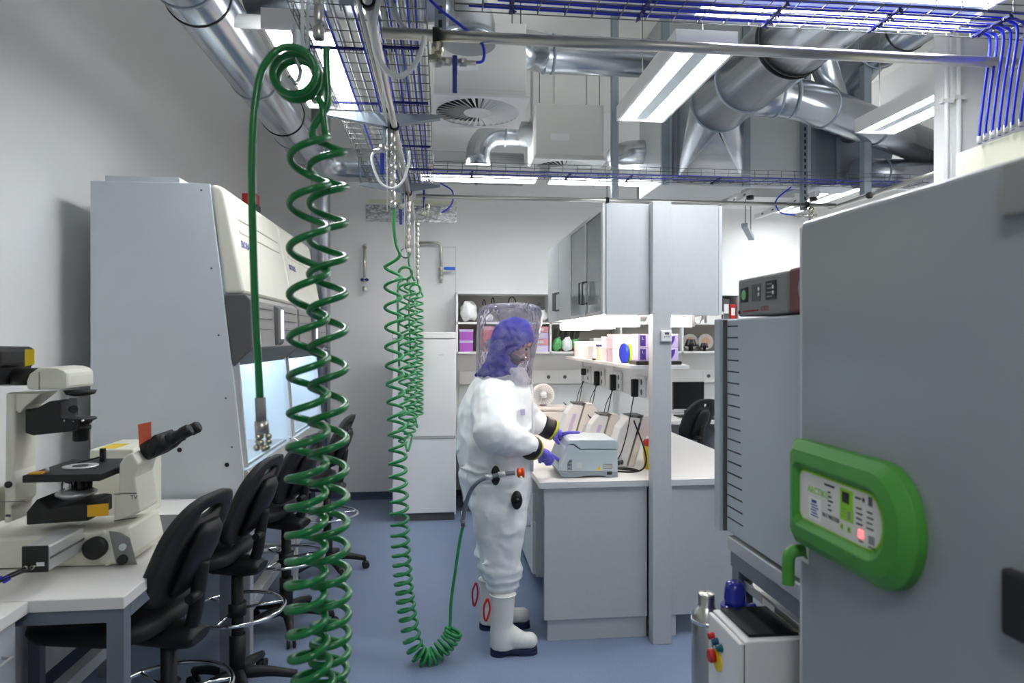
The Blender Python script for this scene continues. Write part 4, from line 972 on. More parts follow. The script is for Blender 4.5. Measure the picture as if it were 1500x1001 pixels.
def lever_handle(x, y, z0, z1, parent):
    return MB().tube([(x, y, z0), (x-.032, y, z0), (x-.032, y, z1), (x, y, z1)], .007, 8).build('handle', 'handle', parent)
def wall_unit(label, y0, y1, glass, side):
    x0, x1 = (.921, 1.25) if side < 0 else (1.262, 1.597)
    t = thing('hanging_cupboard', label, 'cupboard', ((x0+x1)/2, (y0+y1)/2, 1.84), group='cupboards above the island')
    if glass:
        for a, b in ((y0, y0+.018), (y1-.018, y1)): BX('side_panel', 'lam', t, x0+.02, x1, a, b, 1.84, 2.46, .001)
        BX('back_panel', 'lam', t, x1-.016, x1, y0+.018, y1-.018, 1.84, 2.46)
        for z in (1.84, 2.14, 2.442): BX('shelf_board', 'lam', t, x0+.022, x1-.016, y0+.018, y1-.018, z, z+.018)
    else:
        BX('carcass', 'lam', t, x0+.02 if side < 0 else x0, x1 if side < 0 else x1-.02, y0, y1, 1.84, 2.46, .001)
    n = 2; w_ = (y1-y0)/2
    for k in range(n):
        a, b = y0+w_*k+.002, y0+w_*(k+1)-.002
        xa_, xb_ = (x0, x0+.019) if side < 0 else (x1-.019, x1)
        if glass:
            f = MB(); g = .022
            f.bx(xa_, xb_, a, b, 1.84, 1.84+g).bx(xa_, xb_, a, b, 2.46-g, 2.46).bx(xa_, xb_, a, a+g*.5, 1.84, 2.46).bx(xa_, xb_, b-g*.5, b, 1.84, 2.46)
            d = f.build('door_frame', 'alu', t); BX('door_glass', 'frost', d, xa_+.006, xb_-.006, a+g*.5, b-g*.5, 1.84+g, 2.46-g)
        else: d = BX('door', 'lam', t, xa_, xb_, a, b, 1.842, 2.459, .0015)
        if side < 0:
            hy = b-.045 if k == 0 else a+.045
            lever_handle(x0, hy, 1.925, 2.06, d)
    return t
wall_unit('hanging cupboard with two glazed doors at the near end of the island', 3.69, 4.70, True, -1)
wall_unit('hanging cupboard with plain grey doors at the far end of the island', 4.70, 5.69, False, -1)
wall_unit('hanging cupboard with its side panel to the right of the column', 3.69, 5.69, False, 1)
t = thing('cupboard_cover_panel', 'flat grey cover panel closing the near ends of the hanging cupboards', 'panel', (1.26, 3.685, 1.84))
BX('cover_panel', 'lam', t, .925, 1.172, 3.672, 3.688, 1.835, 2.462, .002)
BX('cover_panel', 'lam', t, 1.283, 1.58, 3.672, 3.688, 1.835, 2.462, .002)
BX('edge_strip', 'lam2', t, .905, .921, 3.674, 3.72, 1.84, 2.46)
BX('edge_strip', 'lam2', t, 1.582, 1.602, 3.674, 3.72, 1.84, 2.46)
def under_lamp(label, x0, x1, y0):
    t = thing('under_cupboard_lamp', label, 'lamp', ((x0+x1)/2, y0+.03, 1.78), group='lamps under the hanging cupboards')
    BX('lamp_tube', 'under', t, x0, x1-.022, y0, y0+.07, 1.772, 1.826, .01)
    BX('end_cap', 'lam2', t, x1-.022, x1, y0-.002, y0+.072, 1.77, 1.838, .004)
    MB().tube(spline([(x1, y0+.03, 1.8), (x1+.03, y0+.01, 1.79), (x1+.06, y0+.03, 1.835)], 5), .004, 6).build('lamp_lead', 'white', t)
under_lamp('glowing lamp under the far grey cupboard', .94, 1.2, 5.15)
under_lamp('glowing lamp under the middle of the cupboard row', .94, 1.2, 4.5)
under_lamp('glowing lamp under the glazed cupboard beside the column', .95, 1.16, 3.80)
under_lamp('glowing lamp to the right of the column under the cupboards', 1.28, 1.475, 3.76)
# ---- things on the island shelf
ZS = 1.5505
def boxthing(name, label, cat, m, x0, x1, y0, y1, z0, z1, parts=(), bev=.003, group=None):
    t = thing(name, label, cat, ((x0+x1)/2, (y0+y1)/2, z0), group=group)
    BX('box_body', m, t, x0, x1, y0, y1, z0, z1, bev)
    for nm, mm, a in parts: BX(nm, mm, t, *a)
    return t
def glove_box(label, y0, z0):
    x0, x1 = 1.135, 1.375
    t = boxthing('glove_box', label, 'box', 'lilac', x0, x1, y0, y0+.12, z0, z0+.077, group='lilac glove boxes')
    BX('print_block', 'violet', t, x0+.012, x0+.045, y0-.0012, y0-.0002, z0+.008, z0+.07)
    MB().prism([(x1-.06, z0+.01), (x1-.04, z0+.014), (x1-.024, z0+.04), (x1-.02, z0+.068), (x1-.045, z0+.062), (x1-.055, z0+.035)], 'y', y0-.0012, y0-.0002).build('hand_print', 'violet', t)
    text('size_print', 'L', .022, (x0+.028, y0-.0018, z0+.052), TROT_NEGY, 'paper', t)
    return t
t = boxthing('tray', 'black tray under the lilac glove boxes', 'tray', 'black', 1.12, 1.39, 3.745, 3.9, ZS, ZS+.022)
glove_box('lower lilac glove box with violet print on the shelf', 3.76, ZS+.0225)
glove_box('upper lilac glove box with violet print on the shelf', 3.762, ZS+.101)
for lab, m, x, h_ in (('round blue plate standing on the island shelf', 'bluecab', 1.135, .125), ('round lime green plate standing on the island shelf', 'lime', 1.165, .12)):
    o = thing('round_plate', lab, 'plate', (x, 4.06, ZS), group='upright round plates')
    MB().lathe([(h_*.46,0),(h_*.5,.006),(h_*.5,.014),(h_*.46,.02)], (x-.01, 4.06, ZS+h_*.5), (1,.12,0), 28).build('disc', m, o)
    BX('foot', m, o, x-.012, x+.012, 4.04, 4.08, ZS, ZS+.01)
k = 0
for lab, m, x0, y0, w_, z0, h_ in (
    ('pale pink tip box at the bottom near the blue plate', 'pinkbox', 1.1, 4.2, .13, 0, .085), ('pale pink tip box stacked in the middle near the blue plate', 'pinkbox', 1.1, 4.2, .13, .086, .06),
    ('pale pink tip box at the top of the stack near the blue plate', 'pinkbox', 1.1, 4.2, .13, .147, .035),
    ('pale pink tip box at the bottom of the farther stack', 'pinkbox', 1.1, 4.36, .13, 0, .085), ('pale pink tip box at the top of the farther stack', 'pinkbox', 1.1, 4.36, .13, .086, .08),
    ('peach coloured storage box with dark lid on the island shelf', 'peach', 1.1, 4.56, .1, 0, .11), ('white carton beside the peach box on the shelf', 'paper', 1.1, 4.72, .22, 0, .1),
    ('white carton in the middle of the island shelf', 'paper', 1.1, 4.98, .2, 0, .12), ('white carton at the far end of the island shelf', 'paper', 1.1, 5.24, .2, 0, .13)):
    boxthing('storage_box', lab, 'box', m, x0, x0+.2, y0, y0+w_, ZS+z0+.0003, ZS+z0+h_-.001, [('lid', 'bluedark' if m == 'peach' else m, (x0-.003, x0+.203, y0-.003, y0+w_+.003, ZS+z0+h_-.012, ZS+z0+h_-.0005))], group='boxes on the island shelf')
o = thing('wooden_bookend', 'small wooden holder at the far end of the island shelf', 'holder', (1.14, 5.5, ZS))
MB().lathe([(.02,0),(.032,.03),(.03,.1),(.012,.13)], (1.14, 5.5, ZS), n=12).build('holder_body', 'wood', o)
for lab, y in (('small glass vial with dark foot, left one on the shelf', 4.68), ('small glass vial with dark foot, right one on the shelf', 4.655)):
    o = thing('vial', lab, 'vial', (1.09, y, ZS)); MB().lathe([(.009,0),(.009,.05)], (1.087, y, ZS+.012), n=10).build('tube', 'clearplastic', o); MB().lathe([(.011,0),(.011,.012)], (1.087, y, ZS), n=10).build('foot', 'black', o)

# ---- thermocycler in front
tc = thing('thermal_cycler', 'light grey boxy thermal cycler on the near corner of the island', 'instrument', (.86, 3.95, .9))
CYY = 3.79
def c2(pts): return [(onY(a, b, CYY).x, max(.9005, onY(a, b, CYY).z)) for a, b in pts]
MB().prism(c2([(817.5,690),(818,679),(827,657),(832,652),(840,652),(849,659),(905,659),(905,692)]), 'y', CYY, CYY+.3).build('housing', 'cycler', tc, .004)
MB().prism(c2([(829,655),(832,646.5),(835,645),(901,644.5),(906,648),(906,658),(850,658),(841,650.5),(833,651.5)]), 'y', CYY-.002, CYY+.302).build('lid', 'cycler', tc, .004)
M['cyclerd'] = mat('instrument_grey_dark', (140, 150, 156), 0.45, var=0.02)
MB().prism(c2([(817,690),(905,692.5),(905,699.6),(893,699.6),(880,697),(862,697),(845,699.6),(824,699.6)]), 'y', CYY-.001, CYY+.3).build('base_skirt', 'cyclerd', tc, .002)
for k in range(8):
    a, b = onY(832-.2*k, 673+2.0*k, CYY), onY(838, 674+2.0*k, CYY); MB().bx(onY(831+max(0, 3-k), 673, CYY).x, b.x, CYY-.0012, CYY-.0002, b.z-.0026, b.z+.0012).build('vent_slot', 'dkgrey', tc)
a, b = onY(844.5, 678, CYY), onY(852.5, 686, CYY)
MB().bx(a.x, b.x, CYY-.001, CYY-.0003, b.z, a.z).build('side_hatch', 'lam2', tc)
a = onY(877.5, 686.5, CYY); MB().prism([(a.x-.013, a.z-.009), (a.x+.013, a.z-.009), (a.x, a.z+.014)], 'y', CYY-.0012, CYY-.0002).build('warning_triangle', 'yellow', tc)
text('warning_sign', '!', .014, (a.x, CYY-.0018, a.z-.001), TROT_NEGY, 'ink', tc)
a, b = onY(884, 680, CYY), onY(897, 687, CYY); MB().bx(a.x, b.x, CYY-.001, CYY-.0002, b.z, a.z).build('rating_plate', 'mdgrey', tc)
for k in range(3): MB().bx(a.x+.004, b.x-.004, CYY-.0016, CYY-.0009, b.z+.005+.007*k, b.z+.007+.007*k).build('rating_line', 'label', tc)
a, b = onY(889, 691, CYY), onY(896, 695.5, CYY); MB().bx(a.x, b.x, CYY-.003, CYY-.0005, b.z, a.z).build('power_switch', 'black', tc)
MB().prism(c2([(820,683),(828,663),(831,664),(823,685)]), 'y', CYY-.0006, CYY-.0001).build('keypad_highlight', 'lam2', tc)  # pale strip on the sloped keypad, its tone painted in for a highlight

# ---- white angled instruments on the bench
def stand(label, x, y, s=1.0, blue=False):
    t = thing('angled_instrument', label, 'instrument', (x, y, .9), group='white angled instruments on the island')
    def P(pts): return [(x+a*s, .9+b*s) for a, b in pts]
    MB().prism(P([(-.15,.0),(-.06,.0),(.015,.25),(-.045,.262),(-.095,.2)]), 'y', y-.06*s, y+.06*s).build('display_housing', 'white', t, .008)
    MB().prism(P([(-.05,.0),(-.015,.0),(.02,.12),(.065,.17),(.105,.12),(.125,.0),(.16,.0),(.125,.18),(.075,.262),(.028,.262)]), 'y', y-.055*s, y+.055*s).build('arched_stand', 'beige', t, .006)
    MB().prism(P([(-.05,.268),(.03,.266),(.032,.2625),(-.048,.2635)]), 'y', y-.062*s, y+.062*s).build('dark_rim', 'dkgrey', t)
    if blue:
        for k in range(4): MB().prism(P([(-.075,.17),(.02,.23),(.03,.2),(-.06,.1)]), 'y', y-.065+.035*k, y-.045+.035*k).build('blue_fin', 'navy', t, .004)
    else:
        MB().prism(P([(-.1,.05),(-.075,.05),(-.03,.2),(-.052,.2)]), 'y', y-.0615*s, y-.0605*s).build('side_label', 'lilac', t)
    for k in range(3): MB().ell((x-.12*s+.02*k, y-.06*s, .92+.004*k), (.012,.02,.016), 8, 6).build('control_knob', 'dkgrey', t)
    return t
stand('farthest white angled instrument on the island', 1.05, 5.0, 1.2)
stand('middle white angled instrument on the island', 1.12, 4.5, 1.1)
stand('white angled instrument with navy fins by the column', 1.235, 4.17, 1.2, True)
def sharps(label, x, y, s):
    t = thing('sharps_container', label, 'container', (x, y, .9), group='yellow sharps containers')
    MB().lathe([(.042*s,0),(.048*s,.12*s),(.05*s,.125*s)], (x, y, .9005), n=20).build('tub', 'yellow', t)
    MB().lathe([(.052*s,0),(.052*s,.012*s),(.04*s,.03*s),(.02*s,.034*s)], (x, y, .9005+.125*s), n=20).build('lid', 'red', t)
    return t
sharps('yellow sharps container with red lid beside the grey column', 1.30, 4.02, 1.15)
sharps('yellow sharps container with red lid behind the thermal cycler', 1.245, 4.42, .9)
sharps('small yellow container with red lid between the two angled instruments', 1.085, 4.74, .8)
t = thing('heating_block', 'low clear lidded instrument lying behind the thermal cycler', 'instrument', (1.1, 4.2, .9))
MB().prism([(1.0, .9005), (1.19, .9005), (1.18, .935), (1.1, .955), (1.0, .955)], 'y', 4.14, 4.22).build('casing', 'lam2', t, .005)
MB().prism([(1.02, .956), (1.1, .956), (1.14, .97), (1.06, 1.0), (1.02, .99)], 'y', 4.15, 4.21).build('clear_lid', 'clearplastic', t)
MB().lathe([(.018,0),(.018,.03)], (1.04, 4.148, .975), (0,-1,0), 14).build('dial', 'dkgrey', t)
# power sockets and plugs along the spine
for i, (y, pl) in enumerate(((5.45, 'small black plug'), (4.98, 'black power adapter'), (4.5, 'pair of black adapters'), (3.98, 'long black power adapter'))):
    t = thing('power_outlet', 'white double power outlet with %s on the island spine' % pl, 'power outlet', (1.215, y, 1.32), group='power outlets')
    BX('outlet_plate', 'white', t, 1.205, 1.224, y-.09, y+.09, 1.35, 1.475, .004)
    for z in (1.38, 1.44): MB().cyl((1.206, y-.055, z), (1.2035, y-.055, z), .018, n=16).build('socket_hole', 'dkgrey', t)
    ad = BX('adapter', 'black', t, 1.165, 1.204, y+.0, y+.045, 1.345 if i else 1.40, 1.455, .008)
    pts = [(1.18, y+.022, 1.35), (1.15, y+.06, 1.15), (1.12, y+.11, 1.05), (1.05, y+.2, 1.16)] if i < 3 else [(1.18, y+.022, 1.35), (1.14, y+.05, 1.1), (1.1, y+.1, .95), (1.02, y+.12, .906)]
    MB().tube(spline(pts, 6), .0035, 6).build('power_cord', 'black', t)
    if i in (0, 1, 2): MB().tube(spline([(1.19, y+.03, 1.35), (1.16, y+.1, 1.25), (1.13, y+.16, 1.1), (1.06, y+.22, 1.15)], 6), .003, 6).build('power_cord', 'black', t)
o = MB().tube(spline([(1.18, 4.0, 1.2), (1.22, 3.93, 1.05), (1.225, 3.9, .96), (1.18, 3.9, .91), (1.05, 3.93, .906), (1.08, 4.02, .906), (1.16, 4.0, .906), (1.18, 3.93, .907), (1.06, 4.0, .908), (1.03, 4.03, .906)], 8), .005, 8).build('power_cable', 'black')
tag(o, 'black power cable looped on the worktop behind the thermal cycler', 'cable')
t = thing('wall_switch', 'black switch module on the grey end post of the island', 'switch', (1.23, 3.75, 1.15))
BX('switch_plate', 'black', t, 1.215, 1.262, 3.752, 3.759, 1.085, 1.185, .002)
MB().cyl((1.238, 3.752, 1.15), (1.238, 3.748, 1.15), .007, n=10).build('indicator', 'white', t)
# bench centrifuge box with round fan disc
t = thing('beige_centrifuge', 'beige bench box at the far end of the island behind the hands', 'instrument', (.93, 5.4, .9))
BX('casing', 'beige', t, .80, 1.08, 5.5, 5.72, .91, 1.10, .01); BX('lid', 'beige', t, .79, 1.09, 5.49, 5.73, 1.103, 1.135, .012); BX('vent_base', 'dkgrey', t, .82, 1.07, 5.51, 5.71, .9005, .912)
t = thing('fan_disc', 'round white ribbed fan disc leaning behind the beige box', 'disc', (.9, 5.6, 1.14))
c = Vector((.86, 5.58, 1.232)); MB().lathe([(.094,0),(.096,.01),(.094,.02)], c, (0,-1,0), 32).build('disc_plate', 'white', t)
MB().lathe([(.03,0),(.026,.03),(.012,.036)], c+Vector((0,-.02,0)), (0,-1,0), 20).build('disc_hub', 'white', t)
for k in range(24):
    a = 2*PI*k/24; MB().bar(c+Vector((.036*math.cos(a), -.024, .036*math.sin(a))), c+Vector((.08*math.cos(a), -.022, .08*math.sin(a))), .005, .012, (0,1,0)).build('rib', 'lam2', t)
BX('disc_foot', 'white', t, .80, .92, 5.56, 5.6, 1.136, 1.15)
# ============================================================ RIGHT FOREGROUND: FREEZER
fz = thing('upright_freezer', 'tall grey upright freezer with green control panel at the right edge', 'freezer', (1.3, 1.1, 0))
FX, FY0, FY1 = .87, .45, 1.543
BX('cabinet', 'freezer', fz, FX+.055, 1.78, FY0+.01, FY1-.004, .12, 1.978, .012)
top = [(FX, .12), (FX, 1.975)]
d = MB().prism([(FY1, .14), (FY1, 1.985), (.965, 1.978), (FY0, 1.972), (FY0, .14)], 'x', FX, FX+.05).build('door', 'freezer', fz, .012, 3)
BX('door_gasket', 'lam2', fz, FX+.0502, FX+.0545, FY0+.03, FY1-.01, .17, 1.95)
BX('edge_trim', 'lam2', fz, FX-.0012, FX+.004, FY1-.006, FY1-.001, .2, 1.97)
for z0, z1, m in ((1.884, 1.968, 'mdgrey'), (1.25, 1.352, 'black')): BX('hinge_plate', m, fz, FX-.02, FX-.0005, .70, .938, z0, z1, .006)
BX('plinth', 'black', fz, FX+.09, 1.74, FY0+.04, FY1-.04, .02, .12)
for x in (FX+.12, 1.7):
    for y in (FY0+.08, FY1-.08): MB().cyl((x, y, 0), (x, y, .03), .025, n=12).build('foot', 'black', fz)
# green control console (rounded toward the camera)
def console(inset, n=16):
    ya, yb = 1.535-inset*.62, 1.112+inset*1.25; za, zb_ = 1.462-inset, 1.215+inset
    zt0, zt1 = 1.462-inset, 1.462-inset; r = (za-zb_)/2
    pts = [(ya-.0, zb_+.012), (ya, za-.012), (ya-.012, za)]
    cy, cz = yb+r*.85, (za+zb_)/2
    for k in range(n+1):
        a = PI/2-PI*k/n; pts.append((cy-r*.85*math.cos(a), cz+r*math.sin(a)))
    pts.append((ya-.012, zb_))
    return pts
def ring(inset, x): return [Vector((x, y, z)) for y, z in console(inset)]
MB().rings([ring(0, FX), ring(.0, FX-.022), ring(.022, FX-.038), ring(.05, FX-.042), ring(.066, FX-.026)], smooth=False).build('control_console', 'fgreen', fz, .003)
def face(inset, x0, x1, nm, m): return MB().rings([ring(inset, x0), ring(inset, x1)], smooth=False).build(nm, m, fz)
face(.0655, FX-.0262, FX-.0285, 'panel_border', 'lime'); face(.0695, FX-.0275, FX-.0292, 'panel_film', 'label')
XF = FX-.0296
def ft(body, size, y, z, m, al='CENTER', sx=1.0): return text('panel_print', body, size, (XF, y, z), TROT_NEGX, m, fz, al, sx)
def fb(nm, m, y0, y1, z0, z1, dx=.0008): return BX(nm, m, fz, XF-dx, XF+.0004, y1, y0, z0, z1)
ft('ARCTIKO', .021, 1.415, 1.357, 'lime', sx=.95)
fb('sticker', 'paper', 1.452, 1.405, 1.293, 1.342)
for k in range(6): fb('sticker_line', 'inkb', 1.443-.003*(k%2), 1.413+.004*(k%3), 1.300+.006*k, 1.3025+.006*k+(.004 if k == 5 else 0), .0012)
ft('ULT FREEZER', .0125, 1.367, 1.313, 'ink', sx=.85)
fb('print_line', 'ink', 1.39, 1.354, 1.379, 1.3835)
for k, s_ in enumerate(('set', 'min', 'ok', 'high', 'failure')): fb('print_line', 'ink', 1.376, 1.368-.004*(k%3), 1.3655-.0095*k, 1.3685-.0095*k)
fb('display_block', 'lime', 1.332, 1.288, 1.321, 1.387); fb('display_window', 'black', 1.324, 1.300, 1.358, 1.381, .0014)
fb('key', 'mdgrey', 1.305, 1.296, 1.326, 1.343, .0014)
for k in range(3): fb('block_print', 'inkg', 1.327, 1.308, 1.329+.008*k, 1.331+.008*k, .0012)
for y in (1.325, 1.300): fb('arrow_key', 'lime', y+.004, y-.004, 1.300, 1.312, .0014); fb('key_mark', 'ink', y+.0015, y-.0015, 1.303, 1.309, .0018)
fb('print_line', 'ink', 1.28, 1.262, 1.376, 1.380); fb('icon', 'ink', 1.257, 1.251, 1.374, 1.382); fb('key_pad', 'dkgrey', 1.238, 1.227, 1.371, 1.389)
for k in range(4):
    fb('print_line', 'ink', 1.277, 1.26-.003*(k%2), 1.3565-.0105*k, 1.3592-.0105*k); fb('print_line', 'ink', 1.243, 1.226-.003*(k%2), 1.3565-.0105*k, 1.3592-.0105*k)
fb('alarm_light', 'led', 1.269, 1.255, 1.300, 1.316, .002); fb('mute_key', 'mdgrey', 1.236, 1.22, 1.297, 1.313, .0016)
fb('print_line', 'ink', 1.268, 1.256, 1.292, 1.2945); fb('print_line', 'ink', 1.238, 1.218, 1.289, 1.2915)
# paper tag under the console and green handle
BX('inspection_tag', 'paper', fz, FX-.002, FX-.0005, 1.503, 1.535, 1.165, 1.218)
for k in range(4): MB().bar((FX-.0026, 1.53-.004*k, 1.2+.0), (FX-.0026, 1.513-.004*k+.004, 1.176), .0008, .0015).build('tag_stripe', 'fgreen', fz)
gh = [(FX+.004, 1.525, 1.192), (FX-.02, 1.525, 1.192), (FX-.034, 1.525, 1.185), (FX-.04, 1.525, 1.168), (FX-.04, 1.525, 1.12), (FX-.04, 1.525, 1.112)]
MB().tube(spline(gh, 5), .0145, 16).build('green_handle', 'fgreen', fz)

# ============================================================ INCUBATOR ON STAND
ic = thing('incubator', 'light grey incubator with a column of vent slots beside the freezer', 'incubator', (1.25, 1.9, 1.05))
IX = .95
BX('casing', 'incub', ic, IX, 1.55, 1.58, 2.145, 1.06, 1.765, .006)
BX('door_edge', 'incub', ic, IX-.02, 1.55, 2.155, 2.20, 1.056, 1.768, .004)
BX('door_seal', 'dkgrey', ic, IX-.008, 1.54, 2.145, 2.155, 1.06, 1.764)
for k in range(18):
    z = 1.742-.0372*k; L = .075+.0022*k
    BX('vent_slot', 'ink', ic, IX-.0012, IX+.001, 2.135-L, 2.135, z-.0022, z+.0022)
ib = thing('gas_monitor', 'grey and maroon gas monitor box lying on top of the incubator', 'instrument', (1.1, 1.8, 1.77))
BX('casing', 'co2', ib, IX+.0, 1.25, 1.745, 2.06, 1.772, 1.89, .008)
BX('maroon_end', 'brown', ib, IX-.001, 1.251, 1.62, 1.744, 1.772, 1.893, .008)
XI = IX-.0015
def ibx(nm, m, y0, y1, z0, z1, dx=.001): return BX(nm, m, ib, XI-dx, XI+.002, y1, y0, z0, z1)
def sheared(nm, m, y0, y1, z0, z1): return ibx(nm, m, y0, y1, z0, z1)
MB().prism([(2.035,1.815),(1.985,1.815),(1.985,1.862),(2.035,1.858)], 'x', XI-.001, XI+.001).build('warning_symbol', 'black', ib)
MB().lathe([(.014,0),(.016,.0012),(.014,.0014)], (XI-.0008, 2.01, 1.838), (-1,0,0), 16).build('symbol_disc', 'greenbag', ib)
ibx('data_plate', 'dkgrey', 1.958, 1.905, 1.815, 1.866); ibx('status_panel', 'black', 1.87, 1.81, 1.815, 1.869)
for k in range(4): ibx('panel_line', 'mdgrey', 1.862, 1.832, 1.822+.012*k, 1.826+.012*k, .0016)
for y in (1.825, 1.912): 
    for z in (1.834, 1.85): MB().ell((XI-.002, y, z), (.002,.004,.006), 8, 6).build('indicator_light', 'white', ib)
for k in range(3): ibx('print_line', 'inkr', 2.02-.035*k, 1.99-.035*k, 1.785, 1.789)
text('panel_print', 'CO2', .022, (XI-.0012, 1.875, 1.79), TROT_NEGX, 'inkr', ib)
MB().cyl((XI-.002, 2.045, 1.785), (XI+.002, 2.045, 1.785), .006, n=10).build('jack', 'black', ib)
MB().lathe([(.036,0),(.036,.002)], (IX-.001, 1.655, 1.835), (-1,0,0), 28).build('round_badge', 'co2', ib)
MB().lathe([(.039,0),(.039,.0014)], (IX-.001, 1.655, 1.835), (-1,0,0), 28).build('badge_rim', 'black', ib)
# stand
sd = thing('incubator_stand', 'grey steel stand below the incubator', 'stand', (1.25, 1.9, 0))
for x in (IX+.03, 1.5):
    for y in (1.62, 2.09): BX('leg', 'framegrey', sd, x-.025, x+.025, y-.025, y+.025, 0, .985, .002)
BX('top_frame', 'alu', sd, IX-.005, 1.55, 1.58, 2.13, 1.005, 1.05, .004)
BX('side_rail', 'framegrey', sd, IX, IX+.05, 1.6, 2.115, .955, 1.005, .002)
BX('interior_shade_sheet', 'dkgrey', sd, IX+.15, IX+.16, 1.6, 2.1, .1, .955)  # dark sheet put in for the shade inside the open stand
BX('steel_rail', 'steel', sd, IX+.02, IX+.06, 1.645, 2.065, .895, .925, .002)
BX('lower_rail', 'dkgrey', sd, IX+.06, IX+.1, 1.645, 2.065, .92, .93)
BX('rating_plate', 'paper', sd, IX+.0185, IX+.0198, 1.86, 1.93, .89, .918)
# control box
cb = thing('pump_control_box', 'white control box with coloured push buttons at the bottom right', 'control box', (.9, 1.8, 0))
CXL, CXR, CY0, CY1, CZ = .785, .975, 1.69, 1.905, .9
BX('casing', 'white', cb, CXL+.016, CXR, CY0, CY1, .12, CZ, .004)
fp_ = BX('door', 'white', cb, CXL, CXL+.014, CY0, CY1-.005, .13, CZ-.004, .005)
BX('door_seal', 'black', cb, CXL+.014, CXL+.016, CY0+.004, CY1-.008, .135, CZ-.01)
BX('screen', 'screenoff', cb, CXL+.035, CXR-.012, CY0+.022, CY1-.008, CZ, CZ+.008, .003)
for y, z, m in ((1.86, .842, 'red'), (1.832, .838, 'bluebtn'), (1.803, .833, 'teal')):
    MB().lathe([(.011,0),(.011,.004),(.0095,.005),(.0095,.014),(.007,.016)], (CXL, y, z), (-1,0,0), 18).build('push_button', m, fp_)
MB().lathe([(.03,0),(.03,.003)], (CXL, 1.83, .786), (-1,0,0), 24).build('switch_plate', 'yellow', fp_)
MB().lathe([(.018,0),(.019,.012),(.016,.016)], (CXL-.003, 1.85, .79), (-1,0,0), 20).build('rotary_switch', 'red', fp_)
BX('switch_label', 'mdgrey', fp_, CXL-.001, CXL+.0005, 1.862, 1.872, .805, .815)
for x in (CXL+.03, CXR-.03):
    for y in (CY0+.03, CY1-.03): BX('foot', 'black', cb, x-.015, x+.015, y-.015, y+.015, 0, .12)
# stainless bottle and blue pump
sb = thing('steel_cylinder', 'polished stainless steel cylinder standing behind the control box', 'cylinder', (.845, 2.1, 0))
MB().lathe([(.045,0),(.047,.01),(.047,.79),(.044,.812),(.03,.83),(.027,.836),(.027,.868),(.025,.872),(.002,.873)], (.862, 2.10, .0), n=32).build('vessel', 'steel', sb)
MB().lathe([(.049,0),(.049,.012)], (.862, 2.10, .78), n=32).build('collar', 'chrome', sb)
pm = thing('blue_pump', 'blue enamelled pump head behind the control box', 'pump', (.9, 2.02, .85))
pc = Vector((.906, 1.985, .0))
MB().lathe([(.032,.88),(.033,.9),(.03,.93),(.026,.945),(.012,.952)], pc, n=24).build('pump_cap', 'pumpblue', pm)
MB().lathe([(.042,.862),(.043,.868),(.043,.876),(.04,.88)], pc, n=24).build('pump_flange', 'pumpblue', pm)
MB().lathe([(.034,.5),(.034,.862)], pc, n=20).build('pump_body', 'pumpblue', pm)
MB().cyl(pc+Vector((.02,-.0,.86)), pc+Vector((.065,-.0,.86)), .02, n=14).build('outlet_stub', 'pumpblue', pm)
MB().cyl(pc+Vector((.0,0,0)), pc+Vector((0,0,.5)), .02, n=12).build('pump_leg', 'steel', pm)
for k in range(4):
    a = 2*PI*k/4+.5; MB().cyl(pc+Vector((.038*math.cos(a), .038*math.sin(a), .876)), pc+Vector((.038*math.cos(a), .038*math.sin(a), .884)), .005, n=6).build('bolt', 'chrome', pm)
# ============================================================ BACK WALL
fr = thing('fridge', 'tall white two door fridge freezer against the back wall', 'fridge', (-.147, 6.6, 0))
BX('cabinet', 'white', fr, -.441, .146, 6.34, 6.92, .04, 1.735, .006)
BX('upper_door', 'whiteg', fr, -.441, .146, 6.29, 6.335, .79, 1.70, .008)
BX('lower_door', 'whiteg', fr, -.441, .146, 6.29, 6.335, .075, .768, .008)
BX('top_lid', 'white', fr, -.445, .15, 6.285, 6.93, 1.705, 1.765, .008)
BX('door_gap', 'dkgrey', fr, -.435, .14, 6.30, 6.33, .768, .79); BX('handle_strip', 'alu', fr, -.43, .135, 6.284, 6.292, .772, .79)
BX('badge', 'alu', fr, -.02, .03, 6.286, 6.2905, 1.545, 1.56)
BX('plinth', 'dkgrey', fr, -.42, .13, 6.32, 6.9, 0, .07)
